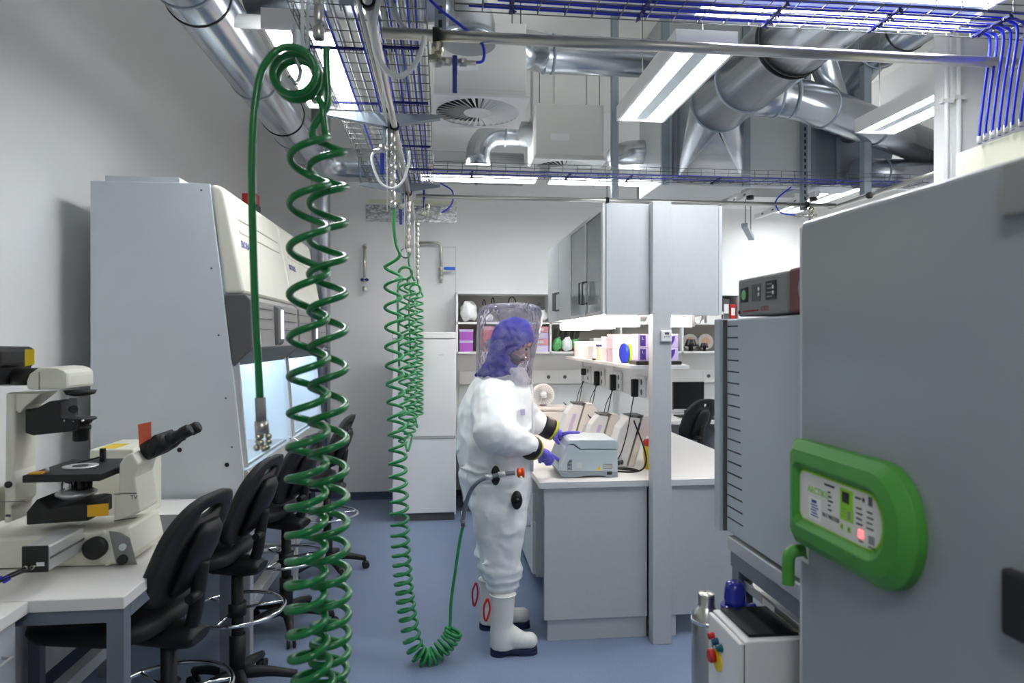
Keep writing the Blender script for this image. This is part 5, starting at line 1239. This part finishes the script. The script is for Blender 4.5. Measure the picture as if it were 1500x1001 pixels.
# wall details
YW = YB-.001
def wbox(nm, m, parent, px0, py0, px1, py1, th, Y=YW, bev=0):
    a, b = onY(px0, py0, Y), onY(px1, py1, Y); return BX(nm, m, parent, a.x, b.x, Y-th, Y, b.z, a.z, bev)
dp = thing('wall_access_panel', 'flush white access panel on the back wall above the fridge', 'panel', onY(634, 480, YW))
wbox('panel', 'wall', dp, 601, 363, 667, 500, .006)
for a in ((600, 361, 668, 363), (666.5, 361, 668, 500), (600, 361, 601, 500)): wbox('panel_frame', 'lam2', dp, *a, .008)
fp2 = thing('foil_panel', 'shiny foil covered panel high on the back wall behind the hoses', 'panel', onY(600, 310, YW))
wbox('foil_sheet', 'foil', fp2, 536, 300, 669, 327, .012); wbox('cream_strip', 'creamwall', fp2, 540, 292, 669, 300, .014)
def tap(label, pts, vx, vy, lever):
    t = thing('gas_tap', label, 'tap', onY(pts[0][0], pts[0][1], YW)); P = [onY(a, b, YW-.06) for a, b in pts]
    MB().tube(P, .017, 12).build('tap_pipe', 'steel', t)
    c = onY(vx, vy, YW-.06)
    MB().ell(c, (.03,.03,.03), 12, 8).build('valve_body', 'steel', t); MB().lathe([(.022,0),(.026,.01),(.026,.04),(.016,.05)], c+Vector((0,0,-.12)), (0,0,1), 12).build('outlet', 'steel', t)
    if lever: MB().bar(c+Vector((.03,-.04,0)), c+Vector((.15,-.04,0)), .018, .034).build('lever_grip', 'bluehandle2', t, .006)
    else:
        MB().ell(c, (.045,.03,.022), 12, 8).build('hand_wheel', 'bluedark', t)
    for a in (P[0],): MB().lathe([(.03,0),(.03,.01)], (a.x, YW-.002, a.z), (0,-1,0), 16).build('wall_flange', 'steel', t); MB().cyl((a.x, YW, a.z), (a.x, YW-.06, a.z), .014, n=10).build('standoff', 'steel', t)
    return t
tap('stainless gas tap with bright blue lever on the back wall', [(612, 356), (640, 356), (644, 358), (646, 362), (646, 415)], 646, 394, True)
tap('slim gas tap with dark knob at the left of the back wall', [(534, 360), (534, 412)], 534, 410, False)

# open shelving and bench
SY0, SY1 = 6.87, 7.215
sh = thing('wall_shelf', 'long white open wall shelf with dividers on the back wall', 'shelf', (1.65, 7.05, 1.55))
for nm, z in (('bottom_board', 1.55), ('middle_board', 1.855), ('top_board', 2.165)): BX(nm, 'white', sh, .16, 3.2, SY0, SY1, z, z+.02, .001)
for x in (.16, 1.13, 1.88, 2.55, 3.18): BX('divider', 'white', sh, x, x+.02, SY0, SY1, 1.55, 2.18, .001)
BX('shelf_back', 'shelfback', sh, .17, 3.19, SY1-.012, SY1-.002, 1.56, 2.17)
for x in (.24, 1.07): MB().lathe([(.018,0),(.018,.004)], (x, SY1-.013, 2.08), (0,-1,0), 14).build('cable_port', 'mdgrey', sh)
bb = thing('wall_bench', 'long white topped bench with grey drawers along the back wall', 'bench', (1.8, 6.9, 0))
BX('bench_top', 'top', bb, .2, 3.6, 6.5, 7.2, .84, .878, .003)
for k in range(5):
    x0 = .22+.66*k
    if k == 3: continue
    BX('cabinet_body', 'lam', bb, x0, x0+.64, 6.57, 7.19, .1, .838)
    for z0, z1 in ((.12, .45), (.46, .64), (.65, .83)):
        d = BX('drawer_front', 'lam2', bb, x0+.003, x0+.637, 6.548, 6.569, z0, z1, .002)
        MB().tube([(x0+.25, 6.548, z1-.07), (x0+.25, 6.525, z1-.07), (x0+.39, 6.525, z1-.07), (x0+.39, 6.548, z1-.07)], .005, 8).build('handle', 'alu', d)
    BX('plinth', 'lamdark', bb, x0+.02, x0+.62, 6.62, 7.15, 0, .1)
BX('leg', 'lam', bb, 3.52, 3.56, 6.56, 6.6, 0, .839)
BX('splash_strip', 'lam2', bb, .2, 3.6, YB-.015, YB-.001, .879, 1.2)
BX('trunking', 'white', bb, .2, 3.6, YB-.05, YB-.0152, 1.22, 1.36, .003)
for k, x in enumerate((1.1, 1.28, 2.25, 2.9)):
    BX('outlet_plate', 'white', bb, x, x+.13, YB-.058, YB-.0501, 1.245, 1.335, .002); MB().cyl((x+.065, YB-.058, 1.29), (x+.065, YB-.061, 1.29), .02, n=12).build('socket_hole', 'dkgrey', bb)
mo = thing('monitor', 'black flat monitor switched off on the back bench', 'monitor', (2.6, 6.8, .88))
BX('bezel', 'black', mo, 2.43, 2.765, 6.79, 6.83, .955, 1.25, .004); BX('screen', 'screenoff', mo, 2.44, 2.755, 6.787, 6.7898, .972, 1.243)
BX('chin_strip', 'alu', mo, 2.43, 2.765, 6.788, 6.7905, .955, .966); BX('stand_neck', 'black', mo, 2.57, 2.63, 6.83, 6.86, .9, 1.1); BX('stand_foot', 'black', mo, 2.48, 2.72, 6.76, 6.94, .8785, .893, .004)
kb = thing('keyboard', 'black keyboard lying in front of the monitor', 'keyboard', (2.7, 6.62, .88))
MB().prism([(6.56, .8785), (6.7, .8785), (6.7, .905), (6.56, .89)], 'x', 2.5, 2.86).build('keyboard_case', 'black', kb, .003)
kk = MB()
for r in range(4):
    for k in range(14): y = 6.572+.031*r; z = .891+.0033*r; kk.bx(2.508+.025*k, 2.529+.025*k, y, y+.026, z, z+.006)
tag(kk.build('keys', 'dkgrey', kb), kind='stuff')
ms = thing('computer_mouse', 'black computer mouse beside the keyboard', 'mouse', (2.93, 6.6, .88)); MB().ell((2.93, 6.62, .888), (.03,.05,.022), 14, 8).build('mouse_body', 'black', ms); MB().bx(2.928, 2.932, 6.58, 6.6, .903, .912).build('scroll_wheel', 'dkgrey', ms)
bk = thing('standing_folder', 'slim black folder standing at the right on the back bench', 'folder', (2.95, 6.8, .88)); BX('folder_body', 'black', bk, 2.88, 2.95, 6.75, 6.95, .8785, 1.05, .003); BX('folder_label', 'paper', bk, 2.9, 2.93, 6.748, 6.7499, .95, 1.0)
c = copy_tree(ch); c.location = (2.36, 6.12, -.0); c.rotation_euler = (0, 0, -PI/2+.5); c['label'] = 'black chair at the back bench in front of the monitor'

# shelf contents
def bag(label, c, r, m='bag', seed=1):
    rs = []; c = Vector(c); n, k = 18, 10
    for i in range(k+1):
        ph = -PI/2+PI*i/k; ring_ = []
        for j in range(n):
            a = 2*PI*j/n; s_ = max(.05, math.cos(ph)); q = Vector((r[0]*s_*math.cos(a), r[1]*s_*math.sin(a), r[2]*math.sin(ph)))
            q *= 1+.4*noise.noise(Vector((q.x*17+seed*3, q.y*17, q.z*17)))
            ring_.append(c+q)
        rs.append(ring_)
    zmin = min(p.z for g in rs for p in g); dz = (c.z-r[2])-zmin
    rs = [[p+Vector((0,0,dz)) for p in g] for g in rs]
    t = thing('plastic_bag', label, 'bag', (c.x, c.y, c.z-r[2]), group='bags on the wall shelf')
    MB().rings(rs).build('bag_body', m, t)
    MB().tube([c+Vector((0,0,r[2]*.7)), c+Vector((.01,0,r[2]*.98)), c+Vector((.03,0,r[2]*1.05))], [.02,.012,.016], 8).build('bag_neck', m, t)
    return t
Zl, Zu = 1.5705, 1.8755
bag('bulky white bag at the left end of the upper wall shelf', (.29, 7.03, Zu+.1), (.1,.12,.1), seed=1)
bag('white bag next to the bulky one, half behind the hood', (.47, 7.03, Zu+.06), (.08,.1,.06), seed=2)
bag('white bag on the upper shelf to the right of the hood', (1.07, 7.0, Zu+.06), (.05,.08,.06), seed=3)
def purple(label, z):
    t = boxthing('purple_box', label, 'box', 'purple', .195, .335, 6.9, 7.1, z, z+.09, [('lid', 'lilac', (.193, .337, 6.898, 7.102, z+.09, z+.115))], group='purple boxes')
purple('lower purple box with pale lid on the wall shelf', Zl); purple('upper purple box with pale lid on the wall shelf', Zl+.1155)
for i, (lab, m, x0, w_) in enumerate((('red carton behind the hood, leftmost', 'redstack', .42, .13), ('red carton behind the hood, second from the left', 'redstack', .555, .12), ('red carton directly behind the head', 'redstack', .68, .12), ('red carton to the right of the head', 'redstack', .81, .1))):
    boxthing('red_carton', lab, 'box', m, x0, x0+w_-.006, 6.89, 7.1, Zl, Zl+.26-.01*i, [('lid', 'cardpink', (x0-.001, x0+w_-.005, 6.889, 7.101, Zl+.225-.01*i, Zl+.261-.01*i))], group='red cartons on the wall shelf')
t = thing('blue_pouch', 'dark blue crumpled pouch in front of the red cartons', 'pouch', (.5, 6.86, Zl)); MB().ell((.52, 6.875, Zl+.07), (.07,.015,.07), 14, 8).build('pouch_body', 'navy', t)
for k in range(4):
    boxthing('flat_carton', 'flat greyish pink carton in the stack right of the hood, %s' % ('bottom one', 'second from the bottom', 'second from the top', 'top one')[k], 'box', 'cardpink' if k % 2 else 'lilac', .95, 1.12, 6.89, 7.12, Zl+.066*k, Zl+.066*k+.063, [('label_strip', 'lam2', (1.0, 1.07, 6.8885, 6.89, Zl+.066*k+.02, Zl+.066*k+.045))], group='flat cartons on the wall shelf')
bag('green printed bag on the lower shelf, left one', (1.23, 6.98, Zl+.07), (.05,.07,.07), 'greenbag', 5)
bag('white bag between the two green printed bags', (1.33, 6.96, Zl+.07), (.06,.07,.07), 'bag', 6)
bag('green printed bag on the lower shelf, right one', (1.43, 6.98, Zl+.06), (.05,.07,.06), 'greenbag', 7)
for k in range(5):
    x = 1.2+.06*k; t = thing('plastic_sleeve', 'grey plastic sleeve leaning on the lower shelf, %s' % ('leftmost', 'second from the left', 'middle one', 'second from the right', 'rightmost')[k], 'sleeve', (x, 7.1, Zl), group='leaning grey sleeves')
    MB().bar((x+.0, 7.1, Zl), (x+.05, 7.14, Zl+.24), .05, .012).build('sleeve_body', 'fabricgrey', t, .002)
for k, (x, lab) in enumerate(((1.6, 'left white carton'), (1.75, 'right white carton'))): boxthing('white_carton', lab+' behind the island shelf on the wall shelf', 'box', 'paper', x, x+.12, 6.9, 7.1, Zl, Zl+.14, [('blue_label', 'inkb', (x+.02, x+.1, 6.8985, 6.9, Zl+.06, Zl+.1))], group='cartons on the wall shelf')
for k, (x, h_, lab) in enumerate(((2.1, .12, 'leftmost flat white carton'), (2.3, .09, 'second flat white carton'), (2.62, .14, 'third flat white carton'), (2.84, .12, 'rightmost flat white carton'))): boxthing('white_carton', lab+' on the upper wall shelf right of the column', 'box', 'paper', x, x+.19, 6.9, 7.1, Zu, Zu+h_, [('end_label', 'ink', (x+.16, x+.18, 6.8985, 6.9, Zu+.03, Zu+h_-.03))], group='cartons on the wall shelf')
t = thing('folded_cloth', 'grey folded cloth on the lower shelf right of the column', 'cloth', (2.52, 7.0, Zl)); MB().prism([(2.44, Zl), (2.53, Zl), (2.545, Zl+.02), (2.51, Zl+.11), (2.46, Zl+.11)], 'y', 6.92, 7.08).build('cloth_body', 'fabricgrey', t, .01)
for k, (x, s_, lab) in enumerate(((2.68, 1.0, 'larger'), (2.83, .7, 'smaller'))):
    t = thing('rotor_rack', '%s black rotor rack on the lower shelf right of the column' % lab, 'rack', (x, 6.95, Zl)); MB().lathe([(.025*s_,0),(.025*s_,.05*s_),(.065*s_,.055*s_),(.04*s_,.12*s_),(.015*s_,.125*s_)], (x, 6.95, Zl), n=10).build('rotor', 'black', t)
    for q in range(5): a = 2*PI*q/5; MB().cyl((x+.055*s_*math.cos(a), 6.95+.055*s_*math.sin(a), Zl+.06*s_), (x+.03*s_*math.cos(a), 6.95+.03*s_*math.sin(a), Zl+.125*s_), .014*s_, n=8).build('rotor_tube', 'dkgrey', t)
for k, (x, lab) in enumerate(((2.56, 'left round'), (2.74, 'middle round'), (2.92, 'right round'))):
    t = thing('pale_dish', '%s pale dish leaning against the shelf back' % lab, 'dish', (x, 7.12, Zl), group='pale dishes on the shelf'); MB().lathe([(.085,0),(.09,.006),(.085,.014)], (x, 7.14, Zl+.10), (0,-1,.12), 24).build('dish_plate', 'beige', t); MB().lathe([(.05,0),(.05,.003)], (x, 7.126, Zl+.102), (0,-1,.12), 20).build('dish_well', 'peach', t)
boxthing('black_binder', 'dark binder at the right end of the upper shelf', 'binder', 'dkgrey', 3.02, 3.09, 6.9, 7.15, Zu, Zu+.26, [('spine_label', 'paper', (3.03, 3.08, 6.8985, 6.9, Zu+.1, Zu+.2))])
boxthing('red_binder', 'red binder at the far right of the upper shelf', 'binder', 'red', 3.1, 3.16, 6.9, 7.15, Zu, Zu+.2, [('spine_label', 'paper', (3.11, 3.15, 6.8985, 6.9, Zu+.08, Zu+.16))])
# ============================================================ PERSON IN PROTECTIVE SUIT
ps = thing('person', 'person in a white inflated protective suit with blue head cover pressing buttons', 'person', (.36, 3.77, 0))
def pr(px, py, Y): return onY(px, py, Y)
def loft(mb, rows, yc, power=2.0, n=28):
    """rows: (py, left px, right px, half depth, y offset)"""
    rs = []
    for py, l, r, hy, dy in rows:
        a, b = onY(l, py, yc), onY(r, py, yc); cx, rx, z = (a.x+b.x)/2, (b.x-a.x)/2, (a.z+b.z)/2
        ring_ = []
        for k in range(n):
            t_ = 2*PI*k/n; c, s_ = math.cos(t_), math.sin(t_); e_ = 2.0/power
            ring_.append(Vector((cx+rx*math.copysign(abs(c)**e_, c), yc+dy+hy*math.copysign(abs(s_)**e_, s_), z)))
        rs.append(ring_)
    mb.rings(rs); return mb
def capsule(mb, p0, p1, r0, r1=None, n=14):
    r1 = r0 if r1 is None else r1; p0, p1 = Vector(p0), Vector(p1); d = p1-p0; L = d.length; d.normalize()
    prof = [(max(.001, r0*math.cos(a)), -r0*math.sin(a)) for a in (1.5, 1.1, .7, .35)]+[(r0, 0), (r1, L)]+[(max(.001, r1*math.cos(a)), L+r1*math.sin(a)) for a in (.35, .7, 1.1, 1.5)]
    return mb.lathe(prof, p0, d, n)
def chain(mb, pts, rad):
    for i in range(len(pts)-1): capsule(mb, pts[i], pts[i+1], rad[i], rad[i+1])
    return mb
def remeshed(o, vox, sm=6, disp=0.0, size=.1):
    m = o.modifiers.new('remesh', 'REMESH'); m.mode = 'VOXEL'; m.voxel_size = vox; m.use_smooth_shade = True
    if sm: s_ = o.modifiers.new('smooth', 'SMOOTH'); s_.factor = .5; s_.iterations = sm
    if disp:
        tx = bpy.data.textures.new('folds', 'CLOUDS'); tx.noise_scale = size; tx.noise_depth = 2
        d = o.modifiers.new('folds', 'DISPLACE'); d.texture = tx; d.strength = disp; d.mid_level = .5; d.texture_coords = 'LOCAL'
    return o
YM = 3.77
sb_ = MB()
loft(sb_, [(538,715,766,.10,0),(546,702,772,.15,0),(556,695,775,.19,0),(570,685,777,.22,0),(585,676,778,.24,0),(602,670,778,.26,0),(630,668,778,.262,0),(662,669,777,.265,0),(676,671,777,.258,0),(684,674,777,.246,0),(692,672,777,.262,0),(710,676,777,.262,0),(728,681,775,.25,0),(745,688,771,.21,0),(756,696,764,.15,0)], YM, 2.35)
loft(sb_, [(700,688,774,.12,.0),(730,687,774,.14,0),(752,690,771,.14,0),(775,694,768,.132,0),(800,699,765,.122,0),(822,704,763,.113,0),(832,702,766,.115,0),(839,707,764,.105,0),(846,706,765,.108,0),(852,713,759,.092,0),(858,709,761,.098,0),(864,716,755,.078,0),(872,719,753,.07,0)], 3.64, 2.1)
loft(sb_, [(700,690,772,.12,0),(740,692,768,.13,0),(775,696,758,.12,0),(802,698,750,.105,0),(812,694,748,.11,0),(820,701,745,.095,0),(830,698,744,.1,0),(840,704,741,.085,0),(850,706,738,.07,0)], 3.92, 2.1)
# arms
sh_n, el_n, wr_n = pr(722,584,3.60), pr(724,634,3.43), pr(770,652,3.56)
chain(sb_, [sh_n, sh_n.lerp(el_n, .5), el_n, el_n.lerp(wr_n, .5), wr_n], [.115, .12, .112, .09, .064])
sh_f, el_f, wr_f = pr(748,580,3.93), pr(768,612,4.02), pr(798,625,3.97)
chain(sb_, [sh_f, el_f, el_f.lerp(wr_f, .5), wr_f], [.12, .1, .078, .062])
# folds standing out of the fabric
for a_, b_, Ya, Yb, r_ in (((694,596),(722,640),3.51,3.40,.016),((705,640),(748,660),3.44,3.44,.016),((736,612),(752,640),3.47,3.46,.014),((742,560),(752,606),3.57,3.52,.016),((728,716),(770,708),3.53,3.60,.014),((722,726),(752,716),3.52,3.54,.012),((712,756),(765,750),3.515,3.56,.014),((720,770),(758,764),3.515,3.54,.010),((706,826),(752,818),3.55,3.56,.013),((712,842),(760,834),3.56,3.57,.014),((715,856),(752,851),3.565,3.57,.012),((672,684),(724,694),3.60,3.50,.014),((724,694),(774,690),3.50,3.62,.012)):
    p0, p1 = pr(*a_, Ya), pr(*b_, Yb); pm_ = (p0+p1)/2+Vector((0,0,-.012)); chain(sb_, [p0, pm_, p1], [r_*.5, r_, r_*.5])
suit = sb_.build('protective_suit', 'suit', ps); remeshed(suit, .0095, 3, .016, .16)
tx = bpy.data.textures.new('creases', 'MUSGRAVE'); tx.musgrave_type = 'RIDGED_MULTIFRACTAL'; tx.noise_scale = .16; tx.octaves = 1.5
dm = suit.modifiers.new('creases', 'DISPLACE'); dm.texture = tx; dm.strength = .010; dm.mid_level = .6; dm.texture_coords = 'LOCAL'
sm2 = suit.modifiers.new('soften', 'SMOOTH'); sm2.factor = .5; sm2.iterations = 1
# front flap seam and chest label
MB().tube(spline([pr(777,556,YM-.05), pr(780,600,YM-.05), pr(780,650,YM-.05), pr(779,690,YM-.05)], 6), .009, 8).build('front_flap', 'suit', ps)
a, b = pr(757,600,3.56), pr(769,608,3.56)
BX('chest_label', 'lilac', ps, a.x, b.x, 3.552, 3.58, b.z, a.z)
# sleeve cuffs
def cuff(w0, d, r, nm=''):
    d = Vector(d).normalized()
    MB().lathe([(r*.96,-.03),(r*1.06,-.026),(r*1.04,-.008),(r*1.07,-.004),(r*1.05,.012),(r*1.08,.016),(r*1.07,.034),(r*.9,.036)], w0, d, 24).build('black_cuff', 'black', ps)
    MB().lathe([(r*.9,.034),(r*1.05,.036),(r*1.03,.052),(r*.6,.047)], w0, d, 24).build('yellow_cuff_ring', 'cuffyel', ps)
hd_n = pr(800,668,3.70)-wr_n
cuff(wr_n+hd_n.normalized()*.03, hd_n, .062)
hd_f = pr(820,636,3.985)-wr_f
cuff(wr_f+Vector(hd_f).normalized()*.012, hd_f, .06)
# gloves
g = MB(); w0 = wr_n+hd_n.normalized()*.06
kn = pr(805,666,3.735)
chain(g, [w0, w0.lerp(kn, .35)], [.034, .03])
for dy, dz in ((-.03,-.0),(-.01,.006),(.012,.004),(.032,-.004)): capsule(g, w0+Vector((.02,dy*.6,0)), kn+Vector((-.006,dy,dz)), .022, .0155)
chain(g, [kn+Vector((0,.032,.0)), pr(813,670,3.79), pr(822.5,678,3.835)], [.0125,.0105,.0085])
for k, (dy, px, py) in enumerate(((.012,807,679),(-.01,803,681),(-.032,798,680))):
    k0 = kn+Vector((-.002,dy,0)); chain(g, [k0, k0+Vector((.016,.006,-.022)), k0+Vector((.002,.004,-.048)), k0+Vector((-.02,.0,-.05))], [.0125,.0115,.0105,.009])
g.ell(w0.lerp(kn, .62)+Vector((0,0,-.012)), (.046,.04,.032), 16, 10); g.ell(w0.lerp(kn, .8)+Vector((-.002,0,-.03)), (.034,.036,.026), 14, 8)
chain(g, [w0+Vector((.03,.03,-.02)), w0+Vector((.045,.02,-.05)), pr(791,677,3.72)], [.015,.0125,.010])
remeshed(g.build('glove', 'glove', ps), .0042, 2)
g = MB(); w0 = wr_f+Vector(hd_f).normalized()*.05; kn = pr(820,635.5,3.99)
chain(g, [w0, w0.lerp(kn, .4)], [.033, .028])
for dy in (-.032,-.012,.01,.03): capsule(g, w0+Vector((.012,dy*.6,0)), kn+Vector((-.002,dy,-.002)), .021, .014)
g.ell(w0.lerp(kn, .65)+Vector((0,0,-.008)), (.038,.04,.028), 16, 10)
chain(g, [kn+Vector((0,-.03,.002)), pr(834,633.8,3.945), pr(848,634,3.95)], [.0125,.0105,.0085])
for dy in (-.008,.014,.034):
    k0 = kn+Vector((.0,dy,-.002)); chain(g, [k0, k0+Vector((.03,.004,-.01)), k0+Vector((.028,.002,-.034)), k0+Vector((.006,0,-.036))], [.012,.011,.010,.009])
chain(g, [w0+Vector((.016,-.035,-.012)), pr(813,643,3.93), pr(818,649.5,3.93)], [.0155,.0135,.0105])
remeshed(g.build('glove', 'glove', ps), .0042, 2)

# head
HC = pr(752, 501, YM); tl = math.radians(33)
HR = Matrix.Rotation(math.radians(-10), 3, 'Z') @ Matrix.Rotation(tl, 3, 'Y')
def hp_(x, y, z): return HC+HR @ Vector((x, y, z))
h = MB()
h.ell(HC, (.098,.078,.115), 24, 16, HR)
h.ell(hp_(.035,0,-.055), (.062,.058,.072), 20, 12, HR)
h.ell(hp_(.06,0,-.105), (.03,.03,.024), 14, 8, HR)
chain(h, [hp_(.088,0,.015), hp_(.108,0,-.02), hp_(.118,0,-.036)], [.011,.012,.015])
for s_ in (-1, 1):
    h.ell(hp_(.1,s_*.012,-.04), (.012,.009,.009), 10, 6, HR); h.ell(hp_(.082,s_*.03,.026), (.014,.026,.01), 12, 6, HR); h.ell(hp_(.066,s_*.045,-.02), (.026,.018,.02), 12, 6, HR)
    h.ell(hp_(-.005,s_*.078,-.01), (.02,.012,.032), 10, 8, HR)
h.ell(hp_(.094,0,-.066), (.012,.024,.007), 12, 6, HR); h.ell(hp_(.091,0,-.078), (.012,.02,.008), 12, 6, HR)
chain(h, [hp_(-.03,0,-.07), pr(738,548,YM)], [.06,.065])
head = h.build('head', 'skin', ps); remeshed(head, .0042, 3)
for s_ in (-1, 1):
    e_ = MB().ell(hp_(.086,s_*.034,.006), (.009,.013,.0065), 12, 8, HR).build('eye', 'ink', head)
    MB().tube([hp_(.099,s_*.016,.024), hp_(.096,s_*.034,.029), hp_(.082,s_*.052,.024)], [.003,.0042,.003], 8).build('eyebrow', 'beard', head)
MB().tube([hp_(.101,-.02,-.0715), hp_(.105,0,-.0715), hp_(.101,.02,-.0715)], .0022, 6).build('mouth_line', 'darkred', head)
bd = MB()
bd.ell(hp_(.036,0,-.075), (.063,.064,.062), 22, 14, HR); bd.ell(hp_(.063,0,-.104), (.034,.034,.028), 14, 8, HR)
chain(bd, [hp_(.098,-.024,-.06), hp_(.107,0,-.054), hp_(.098,.024,-.06)], [.006,.007,.006])
remeshed(bd.build('beard', 'beard', head), .0045, 2)
# blue head cover with face opening
n, m_ = 44, 30; vs, fs = [], []
for i in range(m_+1):
    ph = -PI/2+PI*i/m_
    for j in range(n):
        th_ = 2*PI*j/n; q = Vector((math.cos(ph)*math.cos(th_), math.cos(ph)*math.sin(th_), math.sin(ph)))
        wob = 1+.035*noise.noise(q*5.0); vs.append(hp_(q.x*.121*wob-.01, q.y*.104*wob, q.z*.136*wob+.006))
ax_ = Vector((1, 0, -.55)).normalized()
for i in range(m_):
    for j in range(n):
        ph = -PI/2+PI*(i+.5)/m_; th_ = 2*PI*(j+.5)/n; q = Vector((math.cos(ph)*math.cos(th_), math.cos(ph)*math.sin(th_), math.sin(ph)))
        if q.dot(ax_) > math.cos(math.radians(58)) and q.z < .36: continue
        fs.append((i*n+j, i*n+(j+1) % n, (i+1)*n+(j+1) % n, (i+1)*n+j))
cp = MB().add(vs, fs, True).build('head_cover', 'cap', ps); s_ = cp.modifiers.new('cloth', 'SOLIDIFY'); s_.thickness = .006
dr = MB(); loft(dr, [(498,722,744,.085,0),(514,717,747,.095,0),(528,712,750,.11,0),(540,703,757,.13,0),(549,696,770,.165,0),(556,700,772,.16,0)], YM, 2.0)
dro = dr.build('neck_drape', 'cap', ps); remeshed(dro, .009, 3, .03, .05)
# transparent hood
hs = []
rows = [(562,703,777,.19),(552,698,777,.185),(535,698,780,.175),(515,699,784,.17),(495,699,788,.17),(475,699,792,.165),(462,700,793,.16),(452,703,790,.145),(447,712,782,.11),(444,726,768,.06)]
for i, (py, l, r, hy) in enumerate(rows):
    a, b = onY(l, py, YM), onY(r, py, YM); cx, rx, z = (a.x+b.x)/2, (b.x-a.x)/2, a.z; ring_ = []
    for k in range(48):
        t_ = 2*PI*k/48; c, s_ = math.cos(t_), math.sin(t_); e_ = 2/2.8
        p = Vector((cx+rx*math.copysign(abs(c)**e_, c), YM+hy*math.copysign(abs(s_)**e_, s_), z))
        w_ = .010*noise.noise(p*14) if 0 < i < 9 else 0; p.x += w_*c; p.y += w_*s_; p.z += .012*noise.noise(p*9) if i > 5 else 0
        ring_.append(p)
    hs.append(ring_)
MB().rings(hs, cap=False).build('clear_hood', 'hood', ps)
for (px, py, dy) in ((709,447,-.08),(722,444,.05),(750,443,-.03),(774,453,-.06),(786,455,.06)):
    c = pr(px, py, YM+dy); MB().tube([c+Vector((-.012*math.cos(a)*(1.7 if px == 750 else .6), .0, .03*math.sin(a))) for a in [PI*k/8 for k in range(9)]], .0035, 6).build('hood_loop', 'black', ps)
# air valve set on the hip
YH = 3.495
c = pr(726, 697, YH); MB().ell(c, (.025,.012,.052), 18, 10).build('valve_base', 'black', ps)
cc = pr(757, 733, YH+.0); MB().ell(cc, (.03,.022,.05), 18, 10).build('exhaust_valve', 'black', ps)
MB().lathe([(.035,0),(.033,.004)], pr(757, 733, YH+.012), (0,-1,0), 20).build('exhaust_rim', 'white', ps)
MB().lathe([(.014,0),(.014,.012),(.006,.014)], cc+Vector((0,-.018,0)), (0,-1,0), 14).build('exhaust_button', 'blackg', ps)
MB().tube(spline([pr(678,770,3.59), pr(680,750,3.56), pr(686,727,3.52), pr(696,710,YH-.02), pr(710,701,YH-.03), pr(726,697,YH-.03), pr(742,694,YH-.03), pr(754,693,YH-.03)], 6), .0115, 12).build('suit_air_hose', 'framegrey', ps)
for px, py in ((716, 699), (735, 695)):
    p = pr(px, py, YH-.03); MB().cyl(p+Vector((-.018,0,-.004)), p+Vector((.018,0,.004)), .016, n=14).build('hose_ferrule', 'alu', ps)
p = pr(678, 766, 3.58); MB().cyl(p, p+Vector((.006,0,.06)), .015, n=12).build('hose_ferrule', 'alu', ps)
p = pr(757, 693, YH-.03)
MB().lathe([(.014,0),(.026,.006),(.026,.014),(.018,.016),(.018,.026),(.027,.03),(.027,.038),(.012,.04)], p, (1,0,.05), 18).build('orange_coupling', 'orange', ps)
# boots
def boot(px_l, px_r, top, Y, heel, toe, s=1.0):
    b_ = MB()
    a, c = onY(px_l, top, Y), onY(px_r, top, Y); cx = (a.x+c.x)/2; r = (c.x-a.x)/2; zt = a.z
    rs = []
    for z, rr, dx in ((zt, r, 0), (zt-.02, r*.98, 0), (zt*.7, r*.93, -.002), (zt*.45, r*.86, -.006), (.13, r*.9, -.004), (.09, r*1.0, 0), (.035, r*.98, 0)):
        rs.append([Vector((cx+dx+rr*math.cos(t_), Y+rr*.86*math.sin(t_), z)) for t_ in [2*PI*k/24 for k in range(24)]])
    b_.rings(rs)
    hx, tx = heel, toe
    for k in range(9):
        u = k/8; x = hx+.045+(tx-hx-.09)*u; hh = (.17-.13*u if u < .75 else .0725)
        b_.ell((x, Y-.006*u, .036+hh*.45), (.047, .044+.006*math.sin(u*PI), hh*.6), 16, 10)
    o = b_.build('boot', 'boot', ps); remeshed(o, .007, 4)
    out = []
    for k in range(32):
        t_ = 2*PI*k/32; c_, s_ = math.cos(t_), math.sin(t_); out.append(((hx+tx)/2+(tx-hx)/2*1.0*math.copysign(abs(c_)**.75, c_), Y+.047*math.copysign(abs(s_)**.8, s_)*(1.0+.06*c_)))
    MB().prism(out, 'z', .014, .034).build('sole', 'sole', o, .003)
    MB().prism([(hx+(p[0]-hx)*.36, p[1]) for p in out], 'z', .0005, .016).build('heel_block', 'sole', o)
    MB().prism([(tx-(tx-p[0])*.52, p[1]) for p in out], 'z', .0005, .016).build('tread_block', 'sole', o)
    rim = MB().tube([(cx+(r+.001)*math.cos(t_), Y+(r*.86+.001)*math.sin(t_), zt-.012) for t_ in [2*PI*k/28 for k in range(28)]], .004, 6, closed=True).build('boot_rim', 'boot', o)
    return o
b1 = boot(718, 755, 868, 3.60, onY(718, 940, 3.6).x, onY(787, 950, 3.6).x)
b2 = boot(702, 741, 846, 3.93, onY(702, 910, 3.93).x, onY(776, 910, 3.93).x)
def strap(px, py0, py1, Y, parent):
    p0, p1 = pr(px, py0, Y), pr(px-2, py1, Y)
    pts = spline([p0, p0.lerp(p1, .4)+Vector((-.016,0,0)), p1+Vector((-.008,-.004,.008)), p1+Vector((.004,-.004,0)), p1.lerp(p0, .5)+Vector((.016,-.004,0)), p0+Vector((.004,-.002,0))], 6)
    MB().tube(pts, .006, 6).build('pull_strap', 'strap', parent)
strap(714, 877, 908, 3.57, b1); strap(697, 854, 886, 3.92, b2)
